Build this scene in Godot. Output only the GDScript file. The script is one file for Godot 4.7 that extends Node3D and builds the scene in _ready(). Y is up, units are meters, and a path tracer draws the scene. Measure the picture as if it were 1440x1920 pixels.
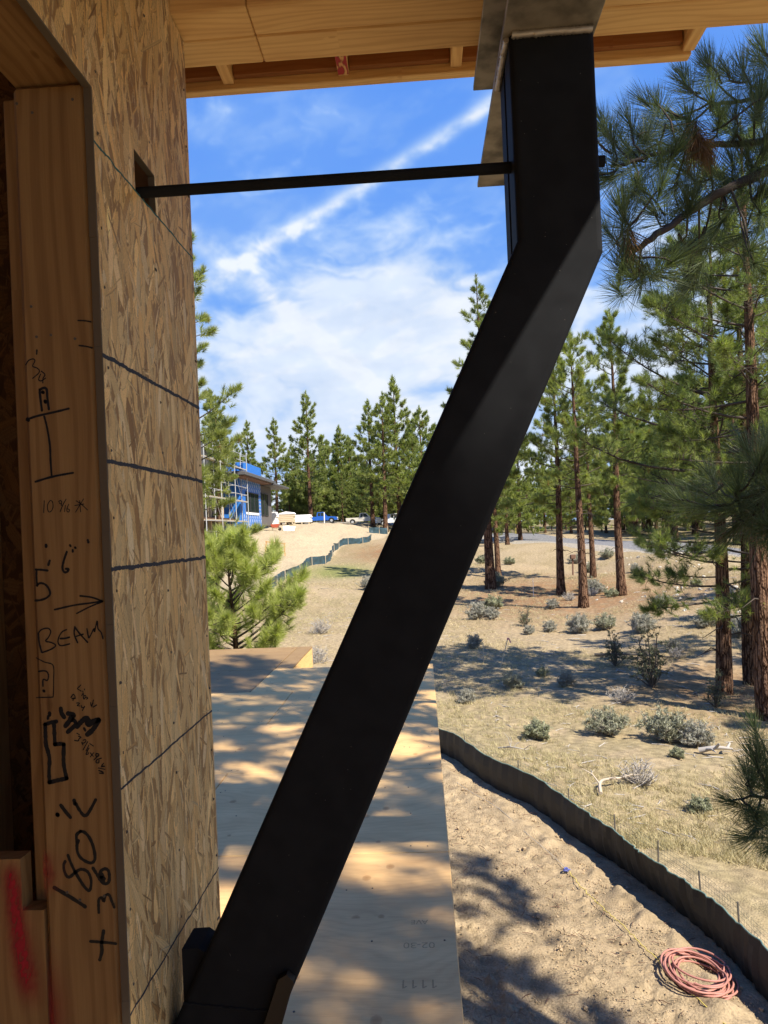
extends Node3D
# A timber-framed house corner under construction, looking out over a plywood deck to a pine hillside.

const EYE := 1.56            # camera height above the deck; the deck surface is y = 0
var rng := RandomNumberGenerator.new()
var M := {}
var taken := {}
var noise_a := FastNoiseLite.new()
var noise_b := FastNoiseLite.new()
var noise_c := FastNoiseLite.new()

# ------------------------------------------------------------------ mesh building
class MB:
	var v := PackedVector3Array()
	var n := PackedVector3Array()
	var t := PackedVector2Array()
	var c := PackedColorArray()
	var col := Color.WHITE
	var us := 1.6
	var vs := 0.4
	var uo := Vector2.ZERO
	func tri(a: Vector3, b: Vector3, d: Vector3, nr: Vector3, ta := Vector2.ZERO, tb := Vector2.ZERO, td := Vector2.ZERO) -> void:
		if (d - a).cross(b - a).dot(nr) < 0.0:
			v.append(a); v.append(d); v.append(b)
			t.append(ta); t.append(td); t.append(tb)
		else:
			v.append(a); v.append(b); v.append(d)
			t.append(ta); t.append(tb); t.append(td)
		for i in 3:
			n.append(nr); c.append(col)
	func quad(a: Vector3, b: Vector3, d: Vector3, e: Vector3, g := 0) -> void:
		var nr := (d - a).cross(b - a).normalized()
		tri(a, b, d, nr, uvof(a, g), uvof(b, g), uvof(d, g))
		tri(a, d, e, nr, uvof(a, g), uvof(d, g), uvof(e, g))
	func uvof(p: Vector3, g: int) -> Vector2:
		var w := p[(g + 1) % 3] + p[(g + 2) % 3]
		return Vector2(p[g] / us, w / vs) + uo
	# a box with chamfered edges, grain along axis g
	func box(lo: Vector3, hi: Vector3, ch := 0.002, g := 0, tf := Transform3D.IDENTITY) -> void:
		var mid := (lo + hi) * 0.5
		var h := (hi - lo) * 0.5
		ch = minf(ch, minf(h.x, minf(h.y, h.z)) * 0.9)
		for ax in 3:
			var b := (ax + 1) % 3
			var d := (ax + 2) % 3
			for s in [-1.0, 1.0]:
				var q: Array[Vector3] = []
				for k in [[-1, -1], [1, -1], [1, 1], [-1, 1]]:
					var p := Vector3.ZERO
					p[ax] = h[ax] * s
					p[b] = (h[b] - ch) * k[0]
					p[d] = (h[d] - ch) * k[1]
					q.append(p)
				var nr := Vector3.ZERO
				nr[ax] = s
				put(q[0], q[1], q[2], nr, mid, g, tf)
				put(q[0], q[2], q[3], nr, mid, g, tf)
				# chamfer strips shared with the next axis
				for s2 in [-1.0, 1.0]:
					var nr2 := Vector3.ZERO
					nr2[ax] = s
					nr2[b] = s2
					nr2 = nr2.normalized()
					var p1 := Vector3.ZERO
					p1[ax] = h[ax] * s
					p1[b] = (h[b] - ch) * s2
					p1[d] = h[d] - ch
					var p2 := p1
					p2[d] = -p2[d]
					var p3 := p1
					p3[ax] = (h[ax] - ch) * s
					p3[b] = h[b] * s2
					var p4 := p3
					p4[d] = -p4[d]
					put(p1, p2, p4, nr2, mid, g, tf)
					put(p1, p4, p3, nr2, mid, g, tf)
		for i in 8:
			var sg := Vector3(1 if i & 1 else -1, 1 if i & 2 else -1, 1 if i & 4 else -1)
			var e := h - Vector3(ch, ch, ch)
			put(Vector3(h.x, e.y, e.z) * sg, Vector3(e.x, h.y, e.z) * sg, Vector3(e.x, e.y, h.z) * sg, sg.normalized(), mid, g, tf)
	func put(a: Vector3, b: Vector3, d: Vector3, nr: Vector3, mid: Vector3, g: int, tf: Transform3D) -> void:
		a += mid; b += mid; d += mid
		tri(tf * a, tf * b, tf * d, (tf.basis * nr).normalized(), uvof(a, g), uvof(b, g), uvof(d, g))
	func bar(a: Vector3, b: Vector3, w: float, hgt: float, ch := 0.001) -> void:
		var z := (b - a)
		var l := z.length()
		z /= l
		var up := Vector3.UP if absf(z.y) < 0.9 else Vector3.RIGHT
		var x := up.cross(z).normalized()
		box(Vector3(-w / 2, -hgt / 2, 0), Vector3(w / 2, hgt / 2, l), ch, 2, Transform3D(Basis(x, z.cross(x), z), a))
	# a tapered tube through points, smooth
	func tube(p: PackedVector3Array, r: PackedFloat32Array, sides: int, caps := true, uvr := 0.25) -> void:
		var k := p.size()
		var rows: Array = []
		var nrms: Array = []
		var x := Vector3.ZERO
		var along := 0.0
		var vv := PackedFloat32Array()
		for i in k:
			var d := (p[mini(i + 1, k - 1)] - p[maxi(i - 1, 0)]).normalized()
			if i == 0:
				x = d.cross(Vector3.UP if absf(d.y) < 0.9 else Vector3.RIGHT).normalized()
			else:
				x = (x - d * x.dot(d)).normalized()
				along += p[i].distance_to(p[i - 1])
			vv.append(along)
			var y := d.cross(x)
			var row := PackedVector3Array()
			var nr := PackedVector3Array()
			for j in sides + 1:
				var a := TAU * j / sides
				var dir := x * cos(a) + y * sin(a)
				row.append(p[i] + dir * r[i])
				nr.append(dir)
			rows.append(row)
			nrms.append(nr)
		for i in k - 1:
			for j in sides:
				var a: Vector3 = rows[i][j]
				var b: Vector3 = rows[i][j + 1]
				var d: Vector3 = rows[i + 1][j + 1]
				var e: Vector3 = rows[i + 1][j]
				var u0 := float(j) / sides
				var u1 := float(j + 1) / sides
				v.append_array(PackedVector3Array([a, d, b, a, e, d]))
				n.append_array(PackedVector3Array([nrms[i][j], nrms[i + 1][j + 1], nrms[i][j + 1], nrms[i][j], nrms[i + 1][j], nrms[i + 1][j + 1]]))
				t.append_array(PackedVector2Array([Vector2(u0, vv[i] * uvr), Vector2(u1, vv[i + 1] * uvr), Vector2(u1, vv[i] * uvr), Vector2(u0, vv[i] * uvr), Vector2(u0, vv[i + 1] * uvr), Vector2(u1, vv[i + 1] * uvr)]))
				for q in 6:
					c.append(col)
		if caps:
			for e in [0, k - 1]:
				var nr := (p[0] - p[1]).normalized() if e == 0 else (p[k - 1] - p[k - 2]).normalized()
				for j in sides:
					tri(p[e], rows[e][j], rows[e][j + 1], nr)
	func prism(poly: PackedVector2Array, z0: float, z1: float, tf := Transform3D.IDENTITY, g := 1) -> void:
		var ix := Geometry2D.triangulate_polygon(poly)
		for i in range(0, ix.size(), 3):
			for z in [[z0, -1.0], [z1, 1.0]]:
				var q: Array[Vector3] = []
				for j in 3:
					q.append(Vector3(poly[ix[i + j]].x, poly[ix[i + j]].y, z[0]))
				tri(tf * q[0], tf * q[1], tf * q[2], tf.basis * Vector3(0, 0, z[1]), uvof(q[0], g), uvof(q[1], g), uvof(q[2], g))
		var area := 0.0
		for i in poly.size():
			area += poly[i].cross(poly[(i + 1) % poly.size()])
		for i in poly.size():
			var a := poly[i]
			var b := poly[(i + 1) % poly.size()]
			var o := (b - a).orthogonal().normalized() * (-1.0 if area > 0 else 1.0)
			o = Vector2((b - a).y, -(b - a).x).normalized() * signf(area)
			var nr := tf.basis * Vector3(o.x, o.y, 0)
			var q0 := Vector3(a.x, a.y, z0)
			var q1 := Vector3(b.x, b.y, z0)
			var q2 := Vector3(b.x, b.y, z1)
			var q3 := Vector3(a.x, a.y, z1)
			tri(tf * q0, tf * q1, tf * q2, nr, uvof(q0, g), uvof(q1, g), uvof(q2, g))
			tri(tf * q0, tf * q2, tf * q3, nr, uvof(q0, g), uvof(q2, g), uvof(q3, g))
	func mesh() -> ArrayMesh:
		var a := []
		a.resize(Mesh.ARRAY_MAX)
		a[Mesh.ARRAY_VERTEX] = v
		if n.size() == v.size():
			a[Mesh.ARRAY_NORMAL] = n
		if t.size() == v.size():
			a[Mesh.ARRAY_TEX_UV] = t
		if c.size() == v.size():
			a[Mesh.ARRAY_COLOR] = c
		var m := ArrayMesh.new()
		m.add_surface_from_arrays(Mesh.PRIMITIVE_TRIANGLES, a)
		return m

# ------------------------------------------------------------------ scene helpers
func numbered(called: String) -> String:
	if not taken.has(called):
		taken[called] = 0
		return called
	taken[called] += 1
	return "%s_%03d" % [called, taken[called]]

func thing(called: String, label: String, category: String, group := "", at := Vector3.ZERO) -> Node3D:
	var o := Node3D.new()
	o.name = numbered(called)
	o.position = at
	add_child(o)
	tag(o, label, category, group)
	return o

func tag(o: Node, label: String, category: String, group := "") -> Node:
	o.set_meta("label", label)
	o.set_meta("category", category)
	if group:
		o.set_meta("group", group)
	return o

func part(called: String, mesh: Mesh, mat: Material, parent: Node = null, label := "") -> MeshInstance3D:
	var o := MeshInstance3D.new()
	o.mesh = mesh
	o.material_override = mat
	if parent:
		o.name = called
		parent.add_child(o, true)
	else:
		o.name = numbered(called)
		add_child(o)
	if label:
		o.set_meta("label", label)
	return o

func structure(o: Node) -> Node:
	o.set_meta("kind", "structure")
	return o

func copy(o: Node3D, label: String, group: String, at: Vector3, turn: float, size := 1.0, tall := 1.0) -> Node3D:
	var d: Node3D = o.duplicate()
	var base := str(o.name)
	if base.length() > 4 and base[-4] == "_" and base.substr(base.length() - 3).is_valid_int():
		base = base.substr(0, base.length() - 4)
	d.name = numbered(base)
	add_child(d)
	put_at(d, at, turn, size, tall)
	d.set_meta("label", label)
	if group:
		d.set_meta("group", group)
	elif d.has_meta("group"):
		d.remove_meta("group")
	return d

func put_at(o: Node3D, at: Vector3, turn: float, size := 1.0, tall := 1.0) -> void:
	o.transform = Transform3D(Basis(Vector3.UP, turn) * Basis.from_scale(Vector3(size, size * tall, size)), at)

func mat(color: Color, rough := 0.8, tex: Texture2D = null, nrm: Texture2D = null, nscale := 1.0) -> StandardMaterial3D:
	var m := StandardMaterial3D.new()
	m.albedo_color = color.linear_to_srgb()      # base colours are given as linear reflectances
	m.roughness = rough
	m.metallic_specular = 0.4
	if tex:
		m.albedo_texture = tex
	if nrm:
		m.normal_enabled = true
		m.normal_texture = nrm
		m.normal_scale = nscale
	return m

func leafy(color: Color, through := Color(0.75, 0.85, 0.5), rough := 0.6) -> StandardMaterial3D:
	var m := mat(color, rough)
	m.vertex_color_use_as_albedo = true
	m.backlight_enabled = true
	m.backlight = through
	m.cull_mode = BaseMaterial3D.CULL_DISABLED
	return m

func fract_noise(sd: int, freq: float, oct := 3, type := FastNoiseLite.TYPE_SIMPLEX_SMOOTH) -> FastNoiseLite:
	var f := FastNoiseLite.new()
	f.seed = sd
	f.frequency = freq
	f.noise_type = type
	f.fractal_type = FastNoiseLite.FRACTAL_FBM if oct > 1 else FastNoiseLite.FRACTAL_NONE
	f.fractal_octaves = oct
	return f

func as_texture(w: int, h: int, data: PackedByteArray) -> ImageTexture:
	return ImageTexture.create_from_image(Image.create_from_data(w, h, false, Image.FORMAT_RGB8, data))

# softwood face: grain along u; covers 1.6 m x 0.4 m
func wood_texture(sd: int, w: int, h: int, light: Color, dark: Color, freq: float, bend: float, knots: int, contrast: float) -> ImageTexture:
	var r := RandomNumberGenerator.new()
	r.seed = sd
	var n1 := fract_noise(sd, 1.0, 2)
	var n2 := fract_noise(sd + 1, 1.0, 2)
	var n3 := fract_noise(sd + 2, 1.0, 2)
	var kn := []
	for i in knots:
		kn.append([r.randf() * 1.6, r.randf() * 0.4, r.randf_range(0.004, 0.010)])
	var data := PackedByteArray()
	data.resize(w * h * 3)
	var at := 0
	for y in h:
		for x in w:
			var u := 1.6 * x / w
			var q := 0.4 * y / h
			var warp := n1.get_noise_2d(u * 1.3, q * 5.0) * bend
			var dk := 0.0
			for k in kn:
				var du: float = (u - k[0]) * 0.5
				var dv: float = q - k[1]
				var d2: float = (du * du + dv * dv) / (k[2] * k[2])
				if d2 < 30.0:
					var f := exp(-d2 * 0.25)
					warp += f * k[2] * 1.6 * (1.0 if dv > 0 else -1.0)
					if d2 < 1.1:
						dk = maxf(dk, 0.75 - d2 * 0.4)
			var s := sin((q + warp) * freq + n3.get_noise_2d(u * 0.8, q * 30.0) * 2.0)
			s = smoothstep(-0.2, 1.0, s)
			var fine := n2.get_noise_2d(u * 9.0, q * 420.0)
			var broad := n3.get_noise_2d(u * 2.0 + 50.0, q * 12.0)
			var k2 := clampf(s * contrast + fine * 0.19 + broad * 0.22 + dk, -0.2, 1.25)
			var c := light.lerp(dark, k2)
			data[at] = int(clampf(c.r, 0, 1) * 255)
			data[at + 1] = int(clampf(c.g, 0, 1) * 255)
			data[at + 2] = int(clampf(c.b, 0, 1) * 255)
			at += 3
	return as_texture(w, h, data)

# oriented strand board: thousands of overlapping wood strands; covers 1.2 m x 2.4 m (u, v)
func strand_board(w: int, h: int) -> Array:
	var r := RandomNumberGenerator.new()
	r.seed = 77
	var data := PackedByteArray()
	data.resize(w * h * 3)
	var hgt := PackedByteArray()
	hgt.resize(w * h)
	for i in w * h:
		data[i * 3] = 160
		data[i * 3 + 1] = 128
		data[i * 3 + 2] = 88
	var px := w / 1.2
	for k in 6400:
		var big := r.randf() < 0.36
		var ln := (r.randf_range(0.07, 0.20) if big else r.randf_range(0.02, 0.09)) * px
		var wd := (r.randf_range(0.007, 0.030) if big else r.randf_range(0.0012, 0.008)) * px
		var ang := PI / 2 + r.randfn(0.0, 0.30 if big else 0.60)
		var dx := cos(ang)
		var dy := sin(ang)
		var cx := r.randf() * w
		var cy := r.randf() * h
		var tone := r.randfn(0.0, 0.047)
		var red := r.randf_range(-0.02, 0.03)
		var base := Color(0.84 + tone + red, 0.715 + tone * 0.95, 0.515 + tone * 0.8 - red)
		if r.randf() < (0.06 if big else 0.26):
			base = base.lerp(Color(0.50, 0.36, 0.22), r.randf_range(0.25, 0.8))
		elif r.randf() < 0.12:
			base = base.lightened(0.18)
		var level := r.randi_range(70, 220)
		var taper := r.randf_range(0.15, 1.0)
		var ph := r.randf() * 60.0
		var a := -ln / 2
		while a < ln / 2:
			var e := 1.0 - absf(a) / (ln / 2)
			var half := wd / 2 * minf(1.0, 0.15 + e * 3.0 * taper + r.randf() * 0.16)
			var b := -half
			while b < half:
				var ix := posmod(int(cx + dx * a - dy * b), w)
				var iy := posmod(int(cy + dy * a + dx * b), h)
				var i := iy * w + ix
				var edge := 0.84 if b > half - 1.1 or a > ln / 2 - 1.5 else 1.0  # shadow line painted along one side of each strand for depth
				var gr := 1.0 + 0.06 * sin(b * 1.7 + ph) + 0.05 * sin(b * 4.1 + ph + a * 0.05) + r.randf_range(-0.04, 0.04)
				data[i * 3] = int(clampf(base.r * gr * edge, 0, 1) * 255)
				data[i * 3 + 1] = int(clampf(base.g * gr * edge, 0, 1) * 255)
				data[i * 3 + 2] = int(clampf(base.b * gr * edge, 0, 1) * 255)
				hgt[i] = clampi(int(level * (1.0 if edge > 0.9 else 0.6)), 0, 255)
				b += 0.85
			a += 0.85
	var him := Image.create_from_data(w, h, false, Image.FORMAT_L8, hgt)
	him.convert(Image.FORMAT_RGB8)
	him.bump_map_to_normal_map(2.4)
	return [as_texture(w, h, data), ImageTexture.create_from_image(him)]

# bark: elongated plates between dark furrows; u once round the trunk, v per 4 m
func bark_textures(w: int, h: int) -> Array:
	var cell := fract_noise(5, 1.0, 1, FastNoiseLite.TYPE_CELLULAR)
	cell.cellular_return_type = FastNoiseLite.RETURN_DISTANCE2_SUB
	cell.cellular_jitter = 0.9
	var n1 := fract_noise(6, 1.0, 3)
	var data := PackedByteArray()
	data.resize(w * h * 3)
	var hgt := PackedByteArray()
	hgt.resize(w * h)
	for y in h:
		for x in w:
			var a := TAU * x / w
			var yy := 6.0 * y / h
			var blend := 1.0
			var cxp := cos(a) * 2.3
			var czp := sin(a) * 2.3
			var wv := n1.get_noise_3d(cxp * 1.2, yy * 2.5, czp * 1.2) * 0.45
			var d := cell.get_noise_3d(cxp * 1.3 + wv, yy * 1.9 + wv, czp * 1.3) + 1.0
			var f := smoothstep(0.0, 0.32, d)
			var fl := n1.get_noise_3d(cxp * 3.0, yy * 14.0, czp * 3.0)
			var c := Color(0.27, 0.205, 0.17).lerp(Color(0.66, 0.53, 0.43), f * (0.72 + 0.35 * fl) * blend)
			c = c.lerp(Color(0.60, 0.55, 0.50), clampf(fl * 0.5, 0, 0.35) * f)
			var i := y * w + x
			data[i * 3] = int(clampf(c.r, 0, 1) * 255)
			data[i * 3 + 1] = int(clampf(c.g, 0, 1) * 255)
			data[i * 3 + 2] = int(clampf(c.b, 0, 1) * 255)
			hgt[i] = int(clampf(f * 0.8 + fl * 0.2, 0, 1) * 255)
	var him := Image.create_from_data(w, h, false, Image.FORMAT_L8, hgt)
	him.convert(Image.FORMAT_RGB8)
	him.bump_map_to_normal_map(5.0)
	return [as_texture(w, h, data), ImageTexture.create_from_image(him)]

func earth_textures(w: int) -> Array:
	var a := fract_noise(31, 0.012, 5)
	var b := fract_noise(32, 0.09, 3)
	var ia := a.get_seamless_image(w, w)
	var ib := b.get_seamless_image(w, w)
	var da := ia.get_data()
	var db := ib.get_data()
	var data := PackedByteArray()
	data.resize(w * w * 3)
	var hgt := PackedByteArray()
	hgt.resize(w * w)
	for i in w * w:
		var k := da[i] / 255.0
		var g := db[i] / 255.0
		var s := 0.62 + 0.26 * k + 0.16 * (g - 0.4)
		if g < 0.27:  # small shadows painted into the hollows of the soil
			s -= 0.14 * (0.27 - g) * 5.0
		data[i * 3] = int(clampf(s, 0, 1) * 255)
		data[i * 3 + 1] = int(clampf(s * 0.992, 0, 1) * 255)
		data[i * 3 + 2] = int(clampf(s * 0.975, 0, 1) * 255)
		hgt[i] = int(clampf(k * 0.45 + g * 0.55, 0, 1) * 255)
	var him := Image.create_from_data(w, w, false, Image.FORMAT_L8, hgt)
	him.convert(Image.FORMAT_RGB8)
	him.bump_map_to_normal_map(7.0)
	return [as_texture(w, w, data), ImageTexture.create_from_image(him)]

# ------------------------------------------------------------------ sky
var sky_n1 := fract_noise(101, 1.0, 5)
var sky_n2 := fract_noise(102, 1.0, 4)
var sky_n4 := fract_noise(104, 1.0, 7)
var sky_n3 := fract_noise(103, 1.0, 3)

func heading(az: float, el: float) -> Vector3:
	var a := deg_to_rad(az)
	var e := deg_to_rad(el)
	return Vector3(sin(a) * cos(e), sin(e), -cos(a) * cos(e))

var trails := []
var banks := []

func sky_color(d: Vector3) -> Color:
	var el := asin(clampf(d.y, -1, 1))
	var h := clampf(el / 0.75, 0, 1)
	var blue := Color(0.55, 0.72, 0.94).lerp(Color(0.275, 0.50, 0.87), pow(h, 0.75))
	blue = blue.lerp(Color(0.17, 0.38, 0.80), clampf((el - 0.75) / 0.8, 0, 1))
	var up := maxf(d.y, 0.0) + 0.12
	var q := Vector2(d.x, d.z) / up
	var w1 := sky_n3.get_noise_2d(q.x * 0.9, q.y * 0.9)
	var w2 := sky_n3.get_noise_2d(q.x * 0.9 + 40.0, q.y * 0.9)
	# high cirrus, combed by the wind
	var comb := Vector2(q.x * 0.94 + q.y * 0.34, q.y * 0.94 - q.x * 0.34)
	var fib := sky_n1.get_noise_2d(comb.x * 1.3 + w1 * 0.7, comb.y * 4.2 + w2 * 0.7)
	var puff := sky_n2.get_noise_3d(d.x * 9.0 + w1, d.y * 13.0, d.z * 9.0 + w2)
	var fine := sky_n1.get_noise_3d(d.x * 34.0 + w1 * 2.0, d.y * 46.0, d.z * 34.0)
	var wide := sky_n3.get_noise_2d(q.x * 0.35 - 9.0, q.y * 0.35 + 4.0)
	var soft := sky_n3.get_noise_3d(d.x * 4.0 + 7.0, d.y * 7.0, d.z * 4.0)
	# fibrous cloud: a warped fractal, drawn out along the wind
	var wx := sky_n2.get_noise_3d(d.x * 5.0, d.y * 9.0, d.z * 5.0 + 3.0) * 0.55
	var fil := sky_n4.get_noise_3d(d.x * 6.0 + wx + w1 * 0.2, d.y * 15.0 + wx * 1.3, d.z * 6.0 - wx)
	var thin := sky_n4.get_noise_3d(d.x * 13.0 + d.y * 9.0 + wx, d.y * 22.0 - d.x * 9.0, d.z * 13.0 + 20.0)
	var c := 0.05 + 0.13 * smoothstep(-0.1, 0.6, fib * 0.5 + thin * 0.8 + soft * 0.3) + 0.10 * smoothstep(-0.4, 0.8, soft + fib * 0.4)
	var bias := lerpf(0.62, -0.75, smoothstep(0.13, 0.44, el))
	for b in banks:
		var dd: Vector3 = b[0]
		var g: float = (1.0 - d.dot(dd)) / b[1]
		if g < 5.0:
			bias += exp(-g) * b[2] * 0.85
	c += 0.78 * smoothstep(-0.42, 1.05, bias + fil * 1.15 + fine * 0.22 + soft * 0.18)
	for tr in trails:
		var nn: Vector3 = tr[0]
		var dist: float = rad_to_deg(asin(clampf(d.dot(nn), -1, 1))) + (fine * 0.5 + puff * 0.9) * tr[3]
		if absf(dist) < 4.0:
			var from: Vector3 = tr[1]
			var al := rad_to_deg(acos(clampf(d.dot(from), -1, 1)))
			if al < tr[5]:
				var wd: float = lerpf(tr[2].x, tr[2].y, al / tr[5])
				var f: float = exp(-dist * dist / (wd * wd)) * smoothstep(tr[5], tr[5] * 0.8, al)
				c += f * tr[4] * clampf(0.85 + fine * 0.7 + fib * 0.2, 0.3, 1.2)
	c = clampf(c, 0.0, 0.97)
	var white := Color(0.885, 0.905, 0.935).lerp(Color(0.80, 0.835, 0.89), clampf(0.35 - fil * 0.9 - fine * 0.2, 0, 0.8))
	return blue.lerp(white, c)

func sky_bytes(data: PackedByteArray, w: int, h: int, x0: int, x1: int, y0: int, y1: int) -> PackedByteArray:
	for y in range(y0, y1):
		var th := PI * (y + 0.5) / h
		for xx in range(x0, x1):
			var x := posmod(xx, w)
			var a := TAU * (x + 0.5) / w
			var s := sin(th)
			var c := sky_color(Vector3(sin(a) * s, cos(th), -cos(a) * s)) if y < h / 2 + 2 else Color(0.42, 0.36, 0.28)
			var i := (y * w + x) * 3
			data[i] = int(c.r * 255)
			data[i + 1] = int(c.g * 255)
			data[i + 2] = int(c.b * 255)
	return data

func make_sky() -> Sky:
	# [axis of the great circle, start, half width in degrees at start and end, waviness, strength, length in degrees]
	var a := heading(6.7, 30.1)
	var b := heading(-15.5, 19.2)
	trails = [[a.cross(b).normalized(), heading(10.5, 32.2), Vector2(0.36, 0.85), 0.28, 0.70, 40.0]]
	var a2 := heading(-13.1, 19.6)
	var b2 := heading(-7.4, 15.0)
	trails.append([a2.cross(b2).normalized(), heading(-18.5, 24.5), Vector2(0.7, 0.6), 0.5, 0.40, 30.0])
	# [middle, spread, strength]
	banks = [[heading(-4.7, 17.8), 0.0035, 0.95], [heading(-3.2, 14.5), 0.0032, 0.85], [heading(2.6, 19.2), 0.0012, 0.7], [heading(2.0, 16.2), 0.0030, 0.95], [heading(-9.2, 12.4), 0.006, 0.7],
		[heading(-14.5, 15.0), 0.007, 0.55], [heading(-1.0, 22.0), 0.0008, 0.55], [heading(-13.5, 27.5), 0.004, 0.38], [heading(14, 16), 0.006, 0.75], [heading(22, 21), 0.004, 0.55]]
	var im := Image.create_from_data(512, 256, false, Image.FORMAT_RGB8, sky_bytes(blank(512 * 256 * 3), 512, 256, 0, 512, 0, 256))
	im.resize(4096, 2048, Image.INTERPOLATE_CUBIC)
	var data := sky_bytes(im.get_data(), 4096, 2048, -380, 360, 560, 1030)
	var pano := PanoramaSkyMaterial.new()
	pano.panorama = as_texture(4096, 2048, data)
	var s := Sky.new()
	s.sky_material = pano
	return s

func blank(k: int) -> PackedByteArray:
	var d := PackedByteArray()
	d.resize(k)
	return d

# ------------------------------------------------------------------ the lie of the land
const LAND := [
	Vector3(0, -2.2, 30), Vector3(-30, -2, 20), Vector3(30, -2.6, 20), Vector3(0, -2.2, 5), Vector3(1, -2.2, -4), Vector3(2, -2.2, -6), Vector3(3, -2.25, -6), Vector3(0, -2.2, -9),
	Vector3(1, -2.22, -11), Vector3(-4, -2.2, -8), Vector3(-4, -2.3, -14), Vector3(4, -2.4, -9), Vector3(8, -2.6, -8), Vector3(2, -2.55, -14), Vector3(7, -2.65, -16), Vector3(2, -2.65, -19),
	Vector3(12, -2.8, -15), Vector3(20, -2.3, -18), Vector3(-3, -2.6, -22), Vector3(5, -2.7, -28), Vector3(12, -2.3, -28), Vector3(-4, -2.45, -34), Vector3(3.5, -2.6, -38), Vector3(8, -2.5, -40),
	Vector3(11, -2.5, -41), Vector3(5, -2.25, -46), Vector3(12.5, -2.2, -52), Vector3(17, -1.3, -38), Vector3(17, -0.95, -52), Vector3(18, -0.55, -68), Vector3(17, 0.6, -100), Vector3(17, -0.4, -130),
	Vector3(17, -1.9, -26), Vector3(26, -2, -40), Vector3(26, -0.4, -75), Vector3(30, 0, -110), Vector3(40, -0.5, -60), Vector3(60, 1, -100), Vector3(-9.5, -1.5, -50), Vector3(-8.8, -1, -58),
	Vector3(-8.2, -0.8, -62), Vector3(-8.6, -0.1, -70), Vector3(-7.3, 0.3, -75), Vector3(-6, -1.6, -52), Vector3(-5.3, -0.6, -70), Vector3(-6, 0.9, -85), Vector3(0, -1.5, -60), Vector3(5, -0.3, -75), Vector3(13.5, -0.3, -73), Vector3(9, 0.3, -88), Vector3(27, -1.7, -50), Vector3(36, -2.2, -42),
	Vector3(4, 0.2, -100), Vector3(-11.5, 0.4, -66), Vector3(-14, 1.4, -72), Vector3(-14.2, 2, -80), Vector3(-13.5, 3, -95), Vector3(-18, 3.1, -95), Vector3(-19, 2.6, -80), Vector3(-22, 2.5, -75),
	Vector3(-28, 2.4, -80), Vector3(-18, 1.6, -66), Vector3(-14, 0.1, -58), Vector3(-12, -1.6, -45), Vector3(-25, 1.4, -60), Vector3(-25, -0.2, -45), Vector3(-15, -2.1, -30), Vector3(-16, 3.4, -112),
	Vector3(-9, 2.9, -111), Vector3(0, 1.8, -118), Vector3(8, 0.8, -118), Vector3(-30, 3, -115), Vector3(-20, 3, -160), Vector3(0, 2.5, -170), Vector3(30, 1.5, -170), Vector3(-60, 4, -100),
	Vector3(-60, 1, -40), Vector3(60, 0.5, -40), Vector3(80, 2.5, -160), Vector3(0, 3, -260), Vector3(-120, 5, -200), Vector3(120, 4, -200), Vector3(0, 4, -500), Vector3(-300, 6, -400),
	Vector3(300, 6, -400), Vector3(-200, 1, 0), Vector3(200, 0, 0),
]
const FENCE_SIDE := [[20, 5.0], [0, 3.3], [-5.7, 2.53], [-6.25, 2.5], [-6.7, 2.4], [-7.4, 2.26], [-7.9, 2.1], [-8.5, 1.83], [-9.46, 1.42], [-10.7, 0.8], [-12.2, 0.2], [-14.5, -1.0], [-25, -5.0], [-40, -8.4], [-50, -9.6], [-58, -8.7], [-64, -8.1], [-72, -8.2], [-75, -7.3], [-78, -5.8], [-84, -4.5], [-98, -4.0]]

func land(x: float, z: float) -> float:
	var s := 0.6 + 0.035 * sqrt(x * x + z * z)
	s *= s
	var sum := 0.0
	var ws := 0.0
	for p: Vector3 in LAND:
		var d := (p.x - x) * (p.x - x) + (p.z - z) * (p.z - z) + s
		var w := 1.0 / (d * d)
		sum += w * p.y
		ws += w
	return sum / ws

func bumps(x: float, z: float) -> float:
	var r := sqrt(x * x + z * z)
	return noise_a.get_noise_2d(x, z) * clampf((r - 6.0) / 30.0, 0.0, 1.0) * 0.22 + noise_b.get_noise_2d(x, z) * (0.035 + 0.11 * smoothstep(50.0, 80.0, r) * smoothstep(-2.0, -8.0, x))

func ground_y(x: float, z: float) -> float:
	return land(x, z) + bumps(x, z)

func ground(x: float, z: float) -> Vector3:
	return Vector3(x, ground_y(x, z), z)

# how far the point is on the dug side of the silt fence (metres along x, negative beyond the fence)
func dug(x: float, z: float) -> float:
	for i in FENCE_SIDE.size() - 1:
		if z <= FENCE_SIDE[i][0] and z > FENCE_SIDE[i + 1][0]:
			var f: float = (z - FENCE_SIDE[i][0]) / (FENCE_SIDE[i + 1][0] - FENCE_SIDE[i][0])
			return lerpf(FENCE_SIDE[i][1], FENCE_SIDE[i + 1][1], f) - x
	return -5.0 if z < -50 else 5.0 - x

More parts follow.
